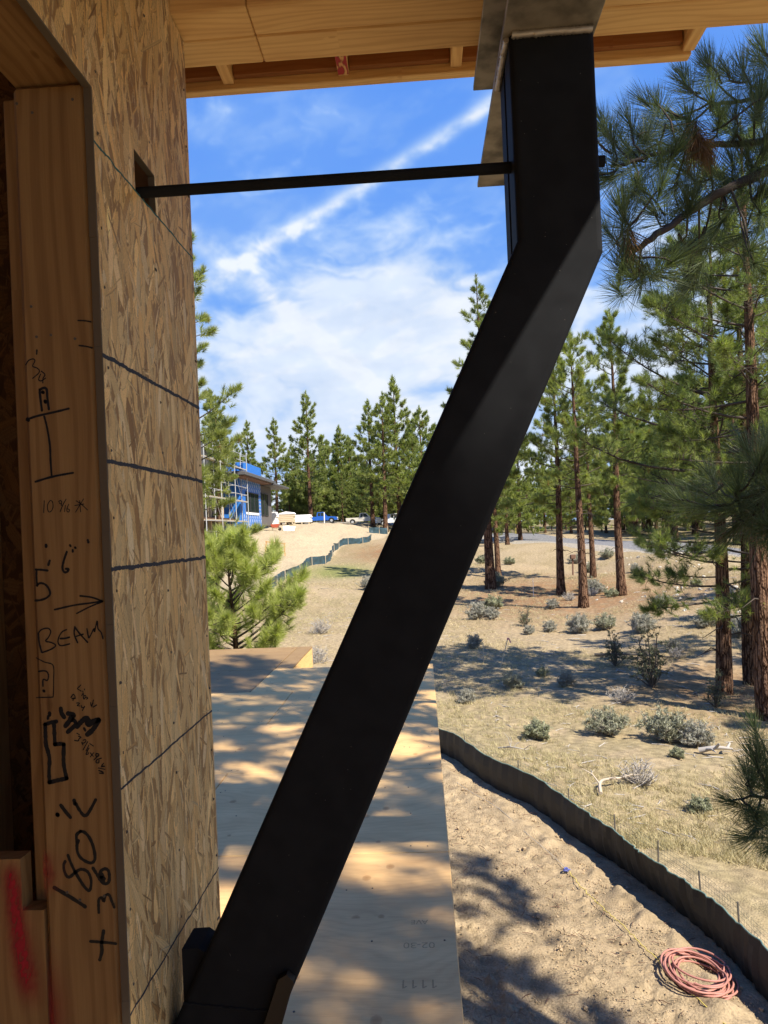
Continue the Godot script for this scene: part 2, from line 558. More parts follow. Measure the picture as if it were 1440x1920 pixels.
func soil_color(x: float, z: float) -> Color:
	var big := noise_a.get_noise_2d(x * 0.6 + 300.0, z * 0.6)
	var small := noise_c.get_noise_2d(x, z)
	var patch := noise_b.get_noise_2d(x * 0.35 - 90.0, z * 0.35)
	var k := dug(x, z)
	var sand := Color(0.54, 0.42, 0.27) * (1.0 + 0.10 * small + 0.14 * patch - 0.16 * smoothstep(0.2, 0.6, noise_c.get_noise_2d(x * 2.6 + 11.0, z * 2.6)))
	if z < -40:
		sand = Color(0.66, 0.545, 0.375) * (1.0 + 0.10 * small + 0.12 * big)
	var straw := Color(0.56, 0.445, 0.285).lerp(Color(0.46, 0.365, 0.215), smoothstep(-0.25, 0.35, patch))
	straw = straw.lerp(Color(0.37, 0.32, 0.17), 0.45 * smoothstep(0.10, 0.5, big + 0.5 * small))
	straw = straw.lerp(Color(0.55, 0.44, 0.28), 0.85 * smoothstep(0.05, 0.4, patch + small * 0.5 - 0.1))
	var duff := exp(-((x - 8.0) * (x - 8.0) / 40.0 + (z + 41.0) * (z + 41.0) / 90.0)) * 1.3 + exp(-((x - 7.5) * (x - 7.5) / 9.0 + (z + 18.0) * (z + 18.0) / 12.0)) * 0.8 + exp(-((x + 3.5) * (x + 3.5) / 10.0 + (z + 68.0) * (z + 68.0) / 60.0))
	straw = straw.lerp(Color(0.36, 0.20, 0.105) * (1.0 + 0.25 * small), clampf(duff * (0.75 + 0.5 * small), 0.0, 0.85))
	var green := exp(-((x + 6.2) * (x + 6.2) / 6.0 + (z + 53.5) * (z + 53.5) / 22.0))
	straw = straw.lerp(Color(0.26, 0.30, 0.09), clampf(green * 0.95, 0.0, 0.8))
	if z < -95 or x > 24:
		straw = straw.lerp(Color(0.27, 0.23, 0.13), 0.6)
	var c := straw.lerp(sand, smoothstep(-0.15, 0.1, k)) if z > -97 else straw
	return c

func make_ground() -> void:
	var rings := PackedFloat32Array()
	var r := 1.2
	while r < 750.0:
		rings.append(r)
		r *= 1.02 if r < 4.0 else (1.007 if r < 13.0 else 1.014)
	var angles := PackedFloat32Array()
	var a := -37.0
	while a < 41.0:
		angles.append(deg_to_rad(a))
		a += 0.19
	while a < 323.0:
		angles.append(deg_to_rad(a))
		a += 4.0
	angles.append(deg_to_rad(323.0))
	var nr := rings.size()
	var na := angles.size()
	var sr := 5
	var sa := 8
	var coarse := {}
	var v := PackedVector3Array()
	var n := PackedVector3Array()
	var c := PackedColorArray()
	v.resize(nr * na)
	n.resize(nr * na)
	c.resize(nr * na)
	var last_i := (nr - 1) / sr * sr
	var last_j := (na - 1) / sa * sa
	for i in nr:
		var i0 := mini(i / sr * sr, nr - 1)
		var i1 := mini(i0 + sr, nr - 1)
		for j in na:
			var j0 := mini(j / sa * sa, na - 1)
			var j1 := mini(j0 + sa, na - 1)
			var hs: Array[float] = []
			for k: Vector2i in [Vector2i(i0, j0), Vector2i(i0, j1), Vector2i(i1, j0), Vector2i(i1, j1)]:
				if not coarse.has(k):
					coarse[k] = land(sin(angles[k.y]) * rings[k.x], -cos(angles[k.y]) * rings[k.x])
				hs.append(coarse[k])
			var fi := float(i - i0) / maxi(i1 - i0, 1)
			var fj := float(j - j0) / maxi(j1 - j0, 1)
			var x := sin(angles[j]) * rings[i]
			var z := -cos(angles[j]) * rings[i]
			var y := lerpf(lerpf(hs[0], hs[1], fj), lerpf(hs[2], hs[3], fj), fi) + bumps(x, z)
			if rings[i] < 60.0 and absf(angles[j]) < 0.75:
				var k := dug(x, z)
				var rough := noise_c.get_noise_2d(x * 2.2, z * 2.2)
				if k > 0.0 and z > -30.0:
					# loose, tracked soil: clods, wheel ruts and a ragged bank along the fence
					var lump := noise_c.get_noise_2d(x * 5.0 + 70.0, z * 5.0)
					var tiny := noise_c.get_noise_2d(x * 13.0, z * 13.0 + 30.0)
					y += 0.016 * rough + 0.010 * absf(lump) + 0.012 * absf(tiny)
					y += 0.040 * exp(-(k - 0.42) * (k - 0.42) / 0.02) * clampf(0.5 + rough * 2.2, 0.0, 1.6)
					for rut in [0.85, 1.35, 2.1]:
						var g: float = (k + 0.12 * noise_b.get_noise_2d(x, z * 0.7) - rut) / 0.13
						if absf(g) < 2.5:
							y += exp(-g * g) * (-0.030 + 0.046 * pow(absf(sin(z * 19.0 + g * 1.4)), 3.0) * clampf(0.5 + lump * 2.0, 0, 1.5))
				else:
					y += 0.03 * rough * clampf(-k * 3.0, 0, 1)
			v[i * na + j] = Vector3(x, y, z)
			c[i * na + j] = soil_color(x, z)
	for i in nr:
		for j in na:
			var e := v[i * na + mini(j + 1, na - 1)] - v[i * na + maxi(j - 1, 0)]
			var f := v[mini(i + 1, nr - 1) * na + j] - v[maxi(i - 1, 0) * na + j]
			var nn := e.cross(f).normalized()
			n[i * na + j] = nn if nn.y > 0 else -nn
	var ix := PackedInt32Array()
	ix.resize((nr - 1) * (na - 1) * 6)
	var at := 0
	for i in nr - 1:
		for j in na - 1:
			var p := i * na + j
			ix[at] = p
			ix[at + 1] = p + na
			ix[at + 2] = p + na + 1
			ix[at + 3] = p
			ix[at + 4] = p + na + 1
			ix[at + 5] = p + 1
			at += 6
	var arr := []
	arr.resize(Mesh.ARRAY_MAX)
	arr[Mesh.ARRAY_VERTEX] = v
	arr[Mesh.ARRAY_NORMAL] = n
	arr[Mesh.ARRAY_COLOR] = c
	arr[Mesh.ARRAY_INDEX] = ix
	var m := ArrayMesh.new()
	m.add_surface_from_arrays(Mesh.PRIMITIVE_TRIANGLES, arr)
	var et := earth_textures(1024)
	var gm := mat(Color.WHITE, 0.95, et[0], et[1], 0.9)
	gm.vertex_color_use_as_albedo = true
	gm.metallic_specular = 0.2
	gm.uv1_triplanar = true
	gm.uv1_world_triplanar = true
	gm.uv1_scale = Vector3(0.38, 0.38, 0.38)
	M.ground = gm
	structure(part("ground", m, gm))

func spline(pts: Array, steps: int) -> PackedVector3Array:
	var out := PackedVector3Array()
	var k := pts.size()
	for i in k - 1:
		for s in steps:
			out.append((pts[i] as Vector3).cubic_interpolate(pts[i + 1], pts[maxi(i - 1, 0)], pts[mini(i + 2, k - 1)], float(s) / steps))
	out.append(pts[k - 1])
	return out

func make_road() -> void:
	var pts := []
	for p in [[90, -8], [60, -23], [42, -36], [30, -48.5], [21, -60], [15, -72], [11.5, -83], [8.5, -95], [4.0, -106], [-3, -113.5], [-14, -118], [-45, -119], [-90, -112]]:
		pts.append(Vector3(p[0], 0, p[1]))
	var line := spline(pts, 14)
	var mb := MB.new()
	var gravel := MB.new()
	mb.col = Color(0.30, 0.30, 0.31)
	gravel.col = Color(0.50, 0.45, 0.37)
	var rows := []
	for i in line.size():
		var d := (line[mini(i + 1, line.size() - 1)] - line[maxi(i - 1, 0)]).normalized()
		var s := Vector3(-d.z, 0, d.x)
		var row := []
		for w in [-4.6, -3.0, -1.5, 0.0, 1.5, 3.0, 4.6]:
			var p: Vector3 = line[i] + s * w
			p.y = land(p.x, p.z) + 0.16 + (0.05 if absf(w) < 3.5 else -0.22)
			row.append(p)
		rows.append(row)
	for i in line.size() - 1:
		for k in 6:
			var a: Vector3 = rows[i][k]
			var b: Vector3 = rows[i][k + 1]
			var d: Vector3 = rows[i + 1][k + 1]
			var e: Vector3 = rows[i + 1][k]
			var tgt: MB = gravel if k == 0 or k == 5 else mb
			tgt.tri(a, b, d, Vector3.UP)
			tgt.tri(a, d, e, Vector3.UP)
	var am := mat(Color(1, 1, 1), 0.9, M.ground.albedo_texture)
	am.vertex_color_use_as_albedo = true
	am.uv1_triplanar = true
	am.uv1_world_triplanar = true
	am.uv1_scale = Vector3(0.3, 0.3, 0.3)
	structure(part("road", mb.mesh(), am))
	structure(part("road_shoulder", gravel.mesh(), am))

# ------------------------------------------------------------------ plants
# a tuft of needles round a twig end that points along +y
func tuft(sd: int, count: int, length: float, width: float, back: float, spread := 1.5) -> PackedVector3Array:
	var r := RandomNumberGenerator.new()
	r.seed = sd
	var out := PackedVector3Array()
	for i in count:
		var s := r.randf()
		var from := Vector3(0, -back * (1.0 - s), 0)
		var tilt := lerpf(spread, 0.15, pow(s, 0.75)) * r.randf_range(0.75, 1.15)
		var az := r.randf() * TAU
		var d := Vector3(sin(tilt) * cos(az), cos(tilt), sin(tilt) * sin(az))
		var l := length * r.randf_range(0.7, 1.08)
		var side := d.cross(Vector3(r.randf() - 0.5, r.randf() - 0.5, r.randf() - 0.5)).normalized() * width * 0.5
		if length > 0.16 and width < 0.005:
			# near needles bend a little: two pieces
			var mid := from + d * l * 0.55
			var tip := from + d * l + Vector3(0, 0, 0) - Vector3(d.x, 0, d.z) * 0.02 + Vector3(r.randf() - 0.5, r.randf() - 0.5, r.randf() - 0.5) * 0.03
			out.append_array(PackedVector3Array([from - side * 0.7, from + side * 0.7, mid + side, from - side * 0.7, mid + side, mid - side, mid - side, mid + side, tip]))
		else:
			out.append_array(PackedVector3Array([from - side, from + side, from + d * l]))
	return out

func aim(d: Vector3, spin: float) -> Basis:
	var y := d.normalized()
	var x := y.cross(Vector3.UP if absf(y.y) < 0.95 else Vector3.RIGHT).normalized()
	return Basis(x, y, x.cross(y)) * Basis(Vector3.UP, spin)

class Crown:
	var v := PackedVector3Array()
	var c := PackedColorArray()
	func put(template: PackedVector3Array, tf: Transform3D, col: Color) -> void:
		v.append_array(tf * template)
		var cc := PackedColorArray()
		cc.resize(template.size())
		cc.fill(col)
		c.append_array(cc)
	func mesh() -> ArrayMesh:
		var a := []
		a.resize(Mesh.ARRAY_MAX)
		a[Mesh.ARRAY_VERTEX] = v
		a[Mesh.ARRAY_COLOR] = c
		var m := ArrayMesh.new()
		m.add_surface_from_arrays(Mesh.PRIMITIVE_TRIANGLES, a)
		return m

func needle_color(r: RandomNumberGenerator, warm := 0.0) -> Color:
	var c := Color(0.150, 0.198, 0.074).lerp(Color(0.320, 0.342, 0.112), clampf(r.randf() * 0.75 + warm, 0, 1))
	return c * r.randf_range(0.78, 1.35)

# one pine: trunk, limbs and crown as three parts
# o: height, base (fraction where the crown starts), reach, limbs, tufts per metre of limb, templates, tuft size, trunk radius, droop, top (0 spire .. 1 round), warm, low (extra low limbs)
func make_pine(called: String, sd: int, o: Dictionary) -> Node3D:
	var r := RandomNumberGenerator.new()
	r.seed = sd
	var hgt: float = o.height
	var root := Node3D.new()
	root.name = numbered(called)
	add_child(root)
	var trunk := MB.new()
	var pts := PackedVector3Array()
	var rad := PackedFloat32Array()
	var lean := Vector3(r.randfn(0, 0.012), 0, r.randfn(0, 0.012)) * hgt
	var k := 14
	for i in k + 1:
		var f := float(i) / k
		var y := hgt * f
		pts.append(Vector3(lean.x * f * f + 0.03 * sin(f * 9.0 + sd), y - 0.25 * (1.0 - f), lean.z * f * f + 0.03 * cos(f * 7.0 + sd)))
		var flare := 0.35 * exp(-y / (float(o.trunk) * 2.2))
		rad.append(maxf(float(o.trunk) * (pow(1.0 - f, 0.85) + flare) , 0.015))
	if o.get("close", false):
		# finer base with root flare
		pts.insert(1, pts[0].lerp(pts[1], 0.12))
		rad.insert(1, float(o.trunk) * 1.12)
		pts.insert(2, pts[0].lerp(pts[2], 0.35))
		rad.insert(2, float(o.trunk) * 1.02)
	trunk.tube(pts, rad, int(o.get("sides", 8)), true, 1.0 / 6.0)
	part("trunk", trunk.mesh(), M.bark, root)
	var limb := MB.new()
	var crown := Crown.new()
	var tem: Array = o.templates
	var base: float = o.base
	var az := r.randf() * TAU
	var warm: float = o.get("warm", 0.0)
	var tint: float = o.get("tint", 1.0)
	for i in int(o.limbs):
		var f := lerpf(base, 0.97, pow((i + r.randf()) / float(o.limbs), float(o.get("bunch", 0.85))))
		var y := hgt * f
		az += 2.4 + r.randf_range(-0.6, 0.6)
		var g := (f - base) / (1.0 - base)
		var prof := pow(1.0 - g, float(o.get("taper", 0.75))) * (0.55 + 0.45 * smoothstep(0.0, 0.25, g))
		var len := maxf(float(o.reach) * prof * r.randf_range(0.40, 1.2), 0.25)
		var pitch := lerpf(float(o.droop), 0.75, pow(g, 1.3)) + r.randfn(0, 0.14)
		var dir := Vector3(cos(az) * cos(pitch), sin(pitch), sin(az) * cos(pitch))
		var from := Vector3(lean.x * f * f, y, lean.z * f * f)
		var q := PackedVector3Array()
		var rr := PackedFloat32Array()
		var bend := r.randf_range(0.10, 0.28)
		var sway := dir.cross(Vector3.UP).normalized() * r.randfn(0, 0.10)
		for s in 6:
			var e := s / 5.0
			q.append(from + dir * len * e + Vector3.UP * len * bend * e * e + sway * len * sin(e * 3.0))
			rr.append(maxf(float(o.get("stick", 0.014)) * len * (1.0 - 0.85 * e) + 0.004, 0.005))
		limb.tube(q, rr, int(o.get("limb_sides", 4)), false, 0.2)
		var bare: float = o.get("bare", 0.30)
		var kt := maxi(3, int(len * float(o.density) * r.randf_range(0.75, 1.2)))
		if r.randf() < float(o.get("dead", 0.0)) and g < 0.4:
			kt = 0
		for s in kt:
			var e := lerpf(bare, 1.0, sqrt((s + r.randf()) / kt)) if s else 1.0
			var idx := clampi(int(e * 5.0), 0, 4)
			var p := q[idx].lerp(q[idx + 1], e * 5.0 - idx)
			var ld := (q[idx + 1] - q[idx]).normalized()
			var sd2 := Vector3(r.randfn(0, 1), r.randfn(0.25, 0.55), r.randfn(0, 1)).normalized()
			var off := (sd2 - ld * sd2.dot(ld) * 0.3) * len * (0.05 + 0.26 * sin(minf(e, 0.98) * PI)) * r.randf_range(0.3, 1.0)
			if s == 0:
				off = Vector3.ZERO
			var tip := p + off
			if o.get("close", false) and off.length() > 0.08:
				limb.tube(PackedVector3Array([p, p + off * 0.5 + ld * off.length() * 0.12, tip]), PackedFloat32Array([0.008, 0.006, 0.004]), 3, false)
			var d := (ld * 0.6 + off.normalized() * 0.7 + Vector3.UP * 0.45).normalized()
			var sz := float(o.size) * r.randf_range(0.75, 1.2)
			crown.put(tem[r.randi() % tem.size()], Transform3D(aim(d, r.randf() * TAU).scaled(Vector3.ONE * sz), tip), needle_color(r, warm) * tint)
			if r.randf() < 0.02 and o.get("brown", true):
				crown.put(tem[r.randi() % tem.size()], Transform3D(aim(Vector3.DOWN + off * 0.3, r.randf() * TAU).scaled(Vector3.ONE * sz * 0.8), tip), Color(0.24, 0.12, 0.04))
	for s in 3:
		crown.put(tem[s % tem.size()], Transform3D(aim(Vector3.UP + Vector3(r.randfn(0, 0.3), 0, r.randfn(0, 0.3)), r.randf() * TAU).scaled(Vector3.ONE * float(o.size)), pts[pts.size() - 1] - Vector3(0, 0.12 * s, 0)), needle_color(r, warm) * tint)
	# bare dead snags below the crown
	for s in int(o.get("snags", 0)):
		var y := hgt * base * r.randf_range(0.45, 1.0)
		var a2 := r.randf() * TAU
		var l2 := r.randf_range(0.3, 1.1)
		limb.tube(PackedVector3Array([Vector3(0, y, 0), Vector3(cos(a2) * l2 * 0.5, y + 0.05, sin(a2) * l2 * 0.5), Vector3(cos(a2 + 0.2) * l2, y - 0.12, sin(a2 + 0.2) * l2)]), PackedFloat32Array([0.025, 0.016, 0.006]), 4, false)
	part("limb", limb.mesh(), M.limb, root)
	part("crown", crown.mesh(), M.needles, root)
	return root

# a low desert shrub: stems and small grey-green leaves. kind 0 leafy, 1 half bare, 2 dead
func make_shrub(called: String, sd: int, kind: int, high: float, wide: float, stems: int, leaves: int, tint: Color) -> Node3D:
	var r := RandomNumberGenerator.new()
	r.seed = sd
	var root := Node3D.new()
	root.name = numbered(called)
	add_child(root)
	var st := MB.new()
	var cr := Crown.new()
	var leaf := PackedVector3Array()
	for i in 7:
		var d := Vector3(r.randfn(0, 0.7), r.randf_range(0.3, 1.0), r.randfn(0, 0.7)).normalized()
		var s := d.cross(Vector3(r.randf(), r.randf(), r.randf() + 0.1)).normalized() * 0.006
		var f := Vector3(r.randfn(0, 0.012), r.randfn(0, 0.012), r.randfn(0, 0.012))
		leaf.append_array(PackedVector3Array([f - s, f + s, f + d * r.randf_range(0.03, 0.055)]))
	for i in stems:
		var a := r.randf() * TAU
		var out := wide * sqrt(r.randf()) * 0.5
		var h := high * r.randf_range(0.35, 1.15) * (1.0 - 0.35 * pow(out / (wide * 0.5), 2.0))
		var p := PackedVector3Array()
		var rd := PackedFloat32Array()
		var twist := Vector3(r.randfn(0, 0.10), 0, r.randfn(0, 0.10)) * high
		for s in 5:
			var e := s / 4.0
			p.append(Vector3(cos(a) * out * pow(e, 0.8), h * e - 0.03, sin(a) * out * pow(e, 0.8)) + twist * sin(e * 5.0 + i) * e)
			rd.append(lerpf(0.013, 0.003, pow(e, 0.6)) * (high / 0.6 if kind == 3 else 1.0))
		st.tube(p, rd, 4, false)
		for b in (5 if kind != 0 else 3):
			var e := r.randf_range(0.4, 0.95)
			var ix := clampi(int(e * 4.0), 0, 3)
			var q := p[ix].lerp(p[ix + 1], e * 4.0 - ix)
			var d := Vector3(r.randfn(0, 1), r.randf_range(0.1, 1.3), r.randfn(0, 1)).normalized() * high * r.randf_range(0.14, 0.34)
			st.tube(PackedVector3Array([q, q + d * 0.55 + Vector3.UP * 0.01, q + d]), PackedFloat32Array([0.005, 0.004, 0.002]), 3, false)
			for l in int(leaves * r.randf_range(0.5, 1.2)):
				cr.put(leaf, Transform3D(aim(Vector3(r.randfn(0, 0.6), 1, r.randfn(0, 0.6)), r.randf() * TAU).scaled(Vector3.ONE * r.randf_range(0.7, 1.5)), q + d * r.randf_range(0.2, 1.05) + Vector3(r.randfn(0, 0.02), r.randfn(0, 0.02), r.randfn(0, 0.02))), tint * r.randf_range(0.7, 1.25))
	part("stem", st.mesh(), M.grey_twig if kind != 3 else M.dark_twig, root)
	if cr.v.size():
		part("foliage", cr.mesh(), M.sage, root)
	return root

const HANDWRITING = [
	["three quarter inch note", "3:31 1944,30 1936|2.4:7 1916,13 1924,22 1927,26 1923,21 1913,29 1909,34 1904,32 1898,20 1889|2.4:38 1902,45 1895,41 1888,40 1879|2.4:36 1896,32 1886,37 1883,46 1888"],
	["dimension line with two crossbars", "5:33 1866,34 1848,36 1825|5:34 1866,41 1869,47 1866,48 1849,50 1827|7:39 1861,40 1860|7:43 1843,44 1841|4.2:4 1808,19 1813,39 1817,64 1821,90 1826|6.5:6 1810,8 1807|4.2:40 1813,45 1790,49 1756,49 1728,50 1698|4.2:17 1686,45 1693,69 1697,93 1700"],
	["layout tick", "3.2:116 1948,128 1946,142 1942"],
	["layout tick", "3:116 1997,128 1996,141 1993"],
	["ten and nine sixteenths note with star", "1.8:33 1648,31 1625|1.8:45 1648,40 1641,39 1633,41 1626,46 1627,50 1634,50 1643,48 1647,45 1648|1.8:62 1645,65 1647,68 1645,67 1641,64 1641,63 1644|1.8:68 1644,67 1637|1.8:77 1649,70 1638,64 1625|1.8:75 1637,73 1625|1.8:82 1639,78 1631,78 1625,81 1624,83 1628,79 1630|1.8:97 1645,108 1637,119 1626|1.8:112 1648,105 1638,95 1623|1.8:104 1645,105 1623|1.8:94 1636,112 1638"],
	["pair of spaced dots", "6:33 1561,33 1558|5:117 1567,118 1563|4.5:81 1559,82 1557|4.5:86 1549,86 1546|4.5:91 1554,92 1553|5:39 1530,36 1522"],
	["number five", "4.2:10 1514,21 1513,34 1511|4.2:12 1513,11 1499,12 1482|4.2:11 1483,18 1487,28 1484,35 1475,37 1465,30 1458,19 1454,7 1453"],
	["number six", "4.6:74 1546,68 1531,64 1516,67 1507,73 1507,76 1512,71 1513"],
	["arrow pointing to the sheathing", "3.6:45 1434,83 1441,114 1444,141 1447|3.6:97 1459,121 1455,141 1447|3:141 1446,118 1438,89 1425"],
	["word BEAM", "3.6:10 1389,11 1372,15 1352|2.8:10 1389,17 1396,30 1398,35 1391,30 1380,24 1373,35 1370,44 1364,35 1357,17 1351|2.8:67 1394,58 1390,51 1380,49 1369,55 1363,72 1366|3.6:54 1377,63 1377,72 1379|3.4:84 1399,82 1385,88 1368|3.4:84 1398,94 1384,108 1368|3:85 1380,100 1384|3:108 1394,110 1380,112 1377,120 1391,123 1394,123 1388,129 1409,130 1394,136 1386,139 1374"],
	["boxed question mark", "2.2:4 1341,20 1332,37 1325,37 1297,35 1267,32 1263,15 1263,1 1263|3.2:8 1314,17 1315,24 1313,27 1305,24 1296,16 1298,15 1285|5.5:16 1276,17 1275"],
	["small note Line 41", "2:91 1285,88 1282,84 1278,88 1275,91 1273|1.8:94 1273,95 1271|2:98 1277,98 1275|2:92 1264,95 1269,96 1264,100 1264|2:95 1262,96 1257,100 1261,104 1259,101 1257|2:109 1250,110 1244,114 1249|2:115 1255,111 1242|2.2:121 1245,114 1241"],
	["small note Dr 24", "2:70 1261,75 1267,78 1264,78 1260,72 1259|2:74 1255,75 1258,79 1259|2:81 1250,86 1250,86 1248,82 1245,87 1244|2:90 1245,91 1241,96 1241|2:97 1243,92 1235"],
	["scribbled out writing", "8.5:49 1240,50 1231,55 1223|9.5:63 1230,74 1227,70 1221,57 1206|8.5:67 1221,78 1210,61 1194|10:80 1204,89 1213,99 1220,105 1213|10:99 1219,103 1207,111 1212,123 1216|10:124 1215,116 1203,109 1195,100 1188|5:94 1200,96 1196"],
	["size note in a diagonal line", "2:79 1191,84 1188|2.2:82 1185,87 1183,83 1180,81 1176,74 1177|2.2:91 1177,96 1178,96 1174,91 1171,88 1173,90 1168|2:100 1174,90 1158|2:104 1170,111 1165|2:102 1167,96 1156|2.2:102 1161,97 1153,96 1149,100 1150,100 1153|2:104 1152,110 1145|2:111 1152,104 1144|2.4:116 1150,121 1149,120 1145,115 1146,116 1150|2.4:120 1146,111 1138|2.4:126 1141,117 1138,115 1133,120 1132,121 1137|2.2:130 1131,126 1126,132 1125,125 1124|2:132 1119,119 1122|2.6:120 1117,128 1114|2.6:121 1112,129 1111,124 1116"],
	["thick outlined stepped profile", "8:16 1210,16 1190,16 1171,20 1155,22 1141,20 1118,20 1096|8:20 1096,37 1100,55 1103|8:55 1103,51 1123,50 1140,52 1169|8:52 1170,43 1171,34 1170|8:34 1170,34 1192,34 1214|8:16 1210,27 1213,39 1215|7:26 1232,26 1228|5:23 1226,22 1221"],
	["inch mark and dot", "7:41 1051,50 1038,59 1027|8.5:33 1033,34 1032"],
	["large numeral two", "7.5:68 1060,69 1053|6.5:71 1054,77 1042,85 1031,92 1031,101 1043,111 1060"],
	["large number 180", "8:21 890,51 872,81 852|6.2:51 953,56 938,64 920,73 904,82 890,90 883,94 890,95 905,89 920,76 925,64 919,54 911,47 912,42 924,42 935,45 941|6.4:78 999,70 992,70 978,70 961,75 949,85 941,96 937,103 941,105 951,102 970,95 987,86 997,78 999|7:73 981,70 973"],
	["number 38 with a heavy loop", "6.5:100 927,107 915,114 903,122 896,130 899,132 911,130 922,123 925,115 920,114 911,122 906|7.5:117 915,120 901|5.6:108 840,108 853,109 865,115 869,119 862,123 873,130 874,135 861,139 850"],
	["plus sign", "7:116 804,111 780,111 765,106 748|6:89 784,113 782,139 779"],
]

func make_materials() -> void:
	var stud := wood_texture(3, 640, 256, Color(0.72, 0.56, 0.38), Color(0.54, 0.385, 0.24), 210.0, 0.04, 9, 0.34)
	var fir := wood_texture(14, 640, 256, Color(0.91, 0.745, 0.50), Color(0.79, 0.585, 0.36), 300.0, 0.03, 5, 0.35)
	var ply := wood_texture(25, 640, 320, Color(0.86, 0.745, 0.565), Color(0.68, 0.54, 0.37), 300.0, 0.05, 14, 0.13)
	var osb := strand_board(800, 1600)
	var bark := bark_textures(320, 512)
	M.stud = mat(Color(0.56, 0.55, 0.50), 0.75, stud)
	M.fir = mat(Color(0.95, 0.95, 0.92), 0.72, fir)
	M.red_board = mat(Color(0.42, 0.27, 0.20), 0.7, fir)
	M.ply = mat(Color(0.95, 0.83, 0.65), 0.62, ply)
	M.ply.vertex_color_use_as_albedo = true
	M.osb = mat(Color(1.0, 0.955, 0.86), 0.7, osb[0], osb[1], 0.7)
	M.osb_edge = mat(Color(0.115, 0.088, 0.062), 0.95)
	M.shaded_board = mat(Color(0.16, 0.11, 0.075), 0.85, osb[0])  # same strand board, with the unlit interior put into its dark tint
	M.bark = mat(Color(0.64, 0.60, 0.575), 0.95, bark[0], bark[1], 1.4)
	M.bark.metallic_specular = 0.1
	M.limb = mat(Color(0.062, 0.047, 0.038), 0.95)
	M.needles = leafy(Color.WHITE, Color(0.95, 1.0, 0.66), 0.5)
	M.near_needles = leafy(Color.WHITE, Color(0.90, 0.94, 0.70), 0.45)
	M.sage = leafy(Color.WHITE, Color(0.45, 0.48, 0.36), 0.8)
	M.grey_twig = mat(Color(0.36, 0.33, 0.295), 0.9)
	M.dark_twig = mat(Color(0.10, 0.085, 0.072), 0.9)
	M.grass = leafy(Color.WHITE, Color(0.6, 0.6, 0.4), 0.8)
	M.black_steel = mat(Color(0.0190, 0.0205, 0.0245), 0.5, M_smudge(0.92))
	M.black_steel.uv1_triplanar = true
	M.black_steel.uv1_scale = Vector3(2.2, 2.2, 2.2)
	M.black_steel.metallic_specular = 0.07
	M.bare_steel = mat(Color(0.33, 0.30, 0.255), 0.55, M_smudge())
	M.bare_steel.metallic = 0.35
	M.bare_steel.uv1_triplanar = true
	M.bare_steel.uv1_scale = Vector3(1.6, 1.6, 1.6)
	M.weld = mat(Color(0.42, 0.38, 0.33), 0.45)
	M.weld.metallic = 0.6
	M.ink = mat(Color(0.008, 0.008, 0.011), 0.55)
	M.pencil = mat(Color(0.035, 0.035, 0.045), 0.8)
	M.chalk = mat(Color(0.03, 0.13, 0.13), 0.9)

func M_smudge(low := 0.55) -> Texture2D:
	var f := fract_noise(61, 0.008, 5)
	var im := f.get_seamless_image(512, 512)
	var d := im.get_data()
	var data := blank(512 * 512 * 3)
	for i in 512 * 512:
		var k := low + (1.0 - low) * smoothstep(0.15, 0.85, d[i] / 255.0)
		data[i * 3] = int(k * 255)
		data[i * 3 + 1] = int(k * 252)
		data[i * 3 + 2] = int(k * 246)
	return as_texture(512, 512, data)

# a drawn line of the given width on a plane: points in metres, o + x*ax + y*ay, raised by nr
func stroke(mb: MB, pts: PackedVector2Array, w: float, o: Vector3, ax: Vector3, ay: Vector3, rough := 0.0) -> void:
	var nr := ax.cross(ay)
	var line := PackedVector2Array()
	var k := pts.size()
	for i in k - 1:
		for s in 5:
			line.append(pts[i].cubic_interpolate(pts[i + 1], pts[maxi(i - 1, 0)], pts[mini(i + 2, k - 1)], s / 5.0) if k > 2 else pts[i].lerp(pts[i + 1], s / 5.0))
	line.append(pts[k - 1])
	var l := PackedVector3Array()
	var rr := PackedVector3Array()
	for i in line.size():
		var d := (line[mini(i + 1, line.size() - 1)] - line[maxi(i - 1, 0)]).normalized()
		var s := d.orthogonal() * w * 0.5 * (1.0 + rng.randf_range(-rough, rough))
		l.append(o + ax * (line[i].x + s.x) + ay * (line[i].y + s.y))
		rr.append(o + ax * (line[i].x - s.x) + ay * (line[i].y - s.y))
	for i in line.size() - 1:
		mb.tri(l[i], rr[i], rr[i + 1], nr)
		mb.tri(l[i], rr[i + 1], l[i + 1], nr)
	for e in [0, line.size() - 1]:
		for j in 10:
			var a := TAU * j / 10.0
			var b := TAU * (j + 1) / 10.0
			var c := o + ax * line[e].x + ay * line[e].y + nr * 0.0001
			mb.tri(c, c + (ax * cos(a) + ay * sin(a)) * w * 0.5, c + (ax * cos(b) + ay * sin(b)) * w * 0.5, nr)

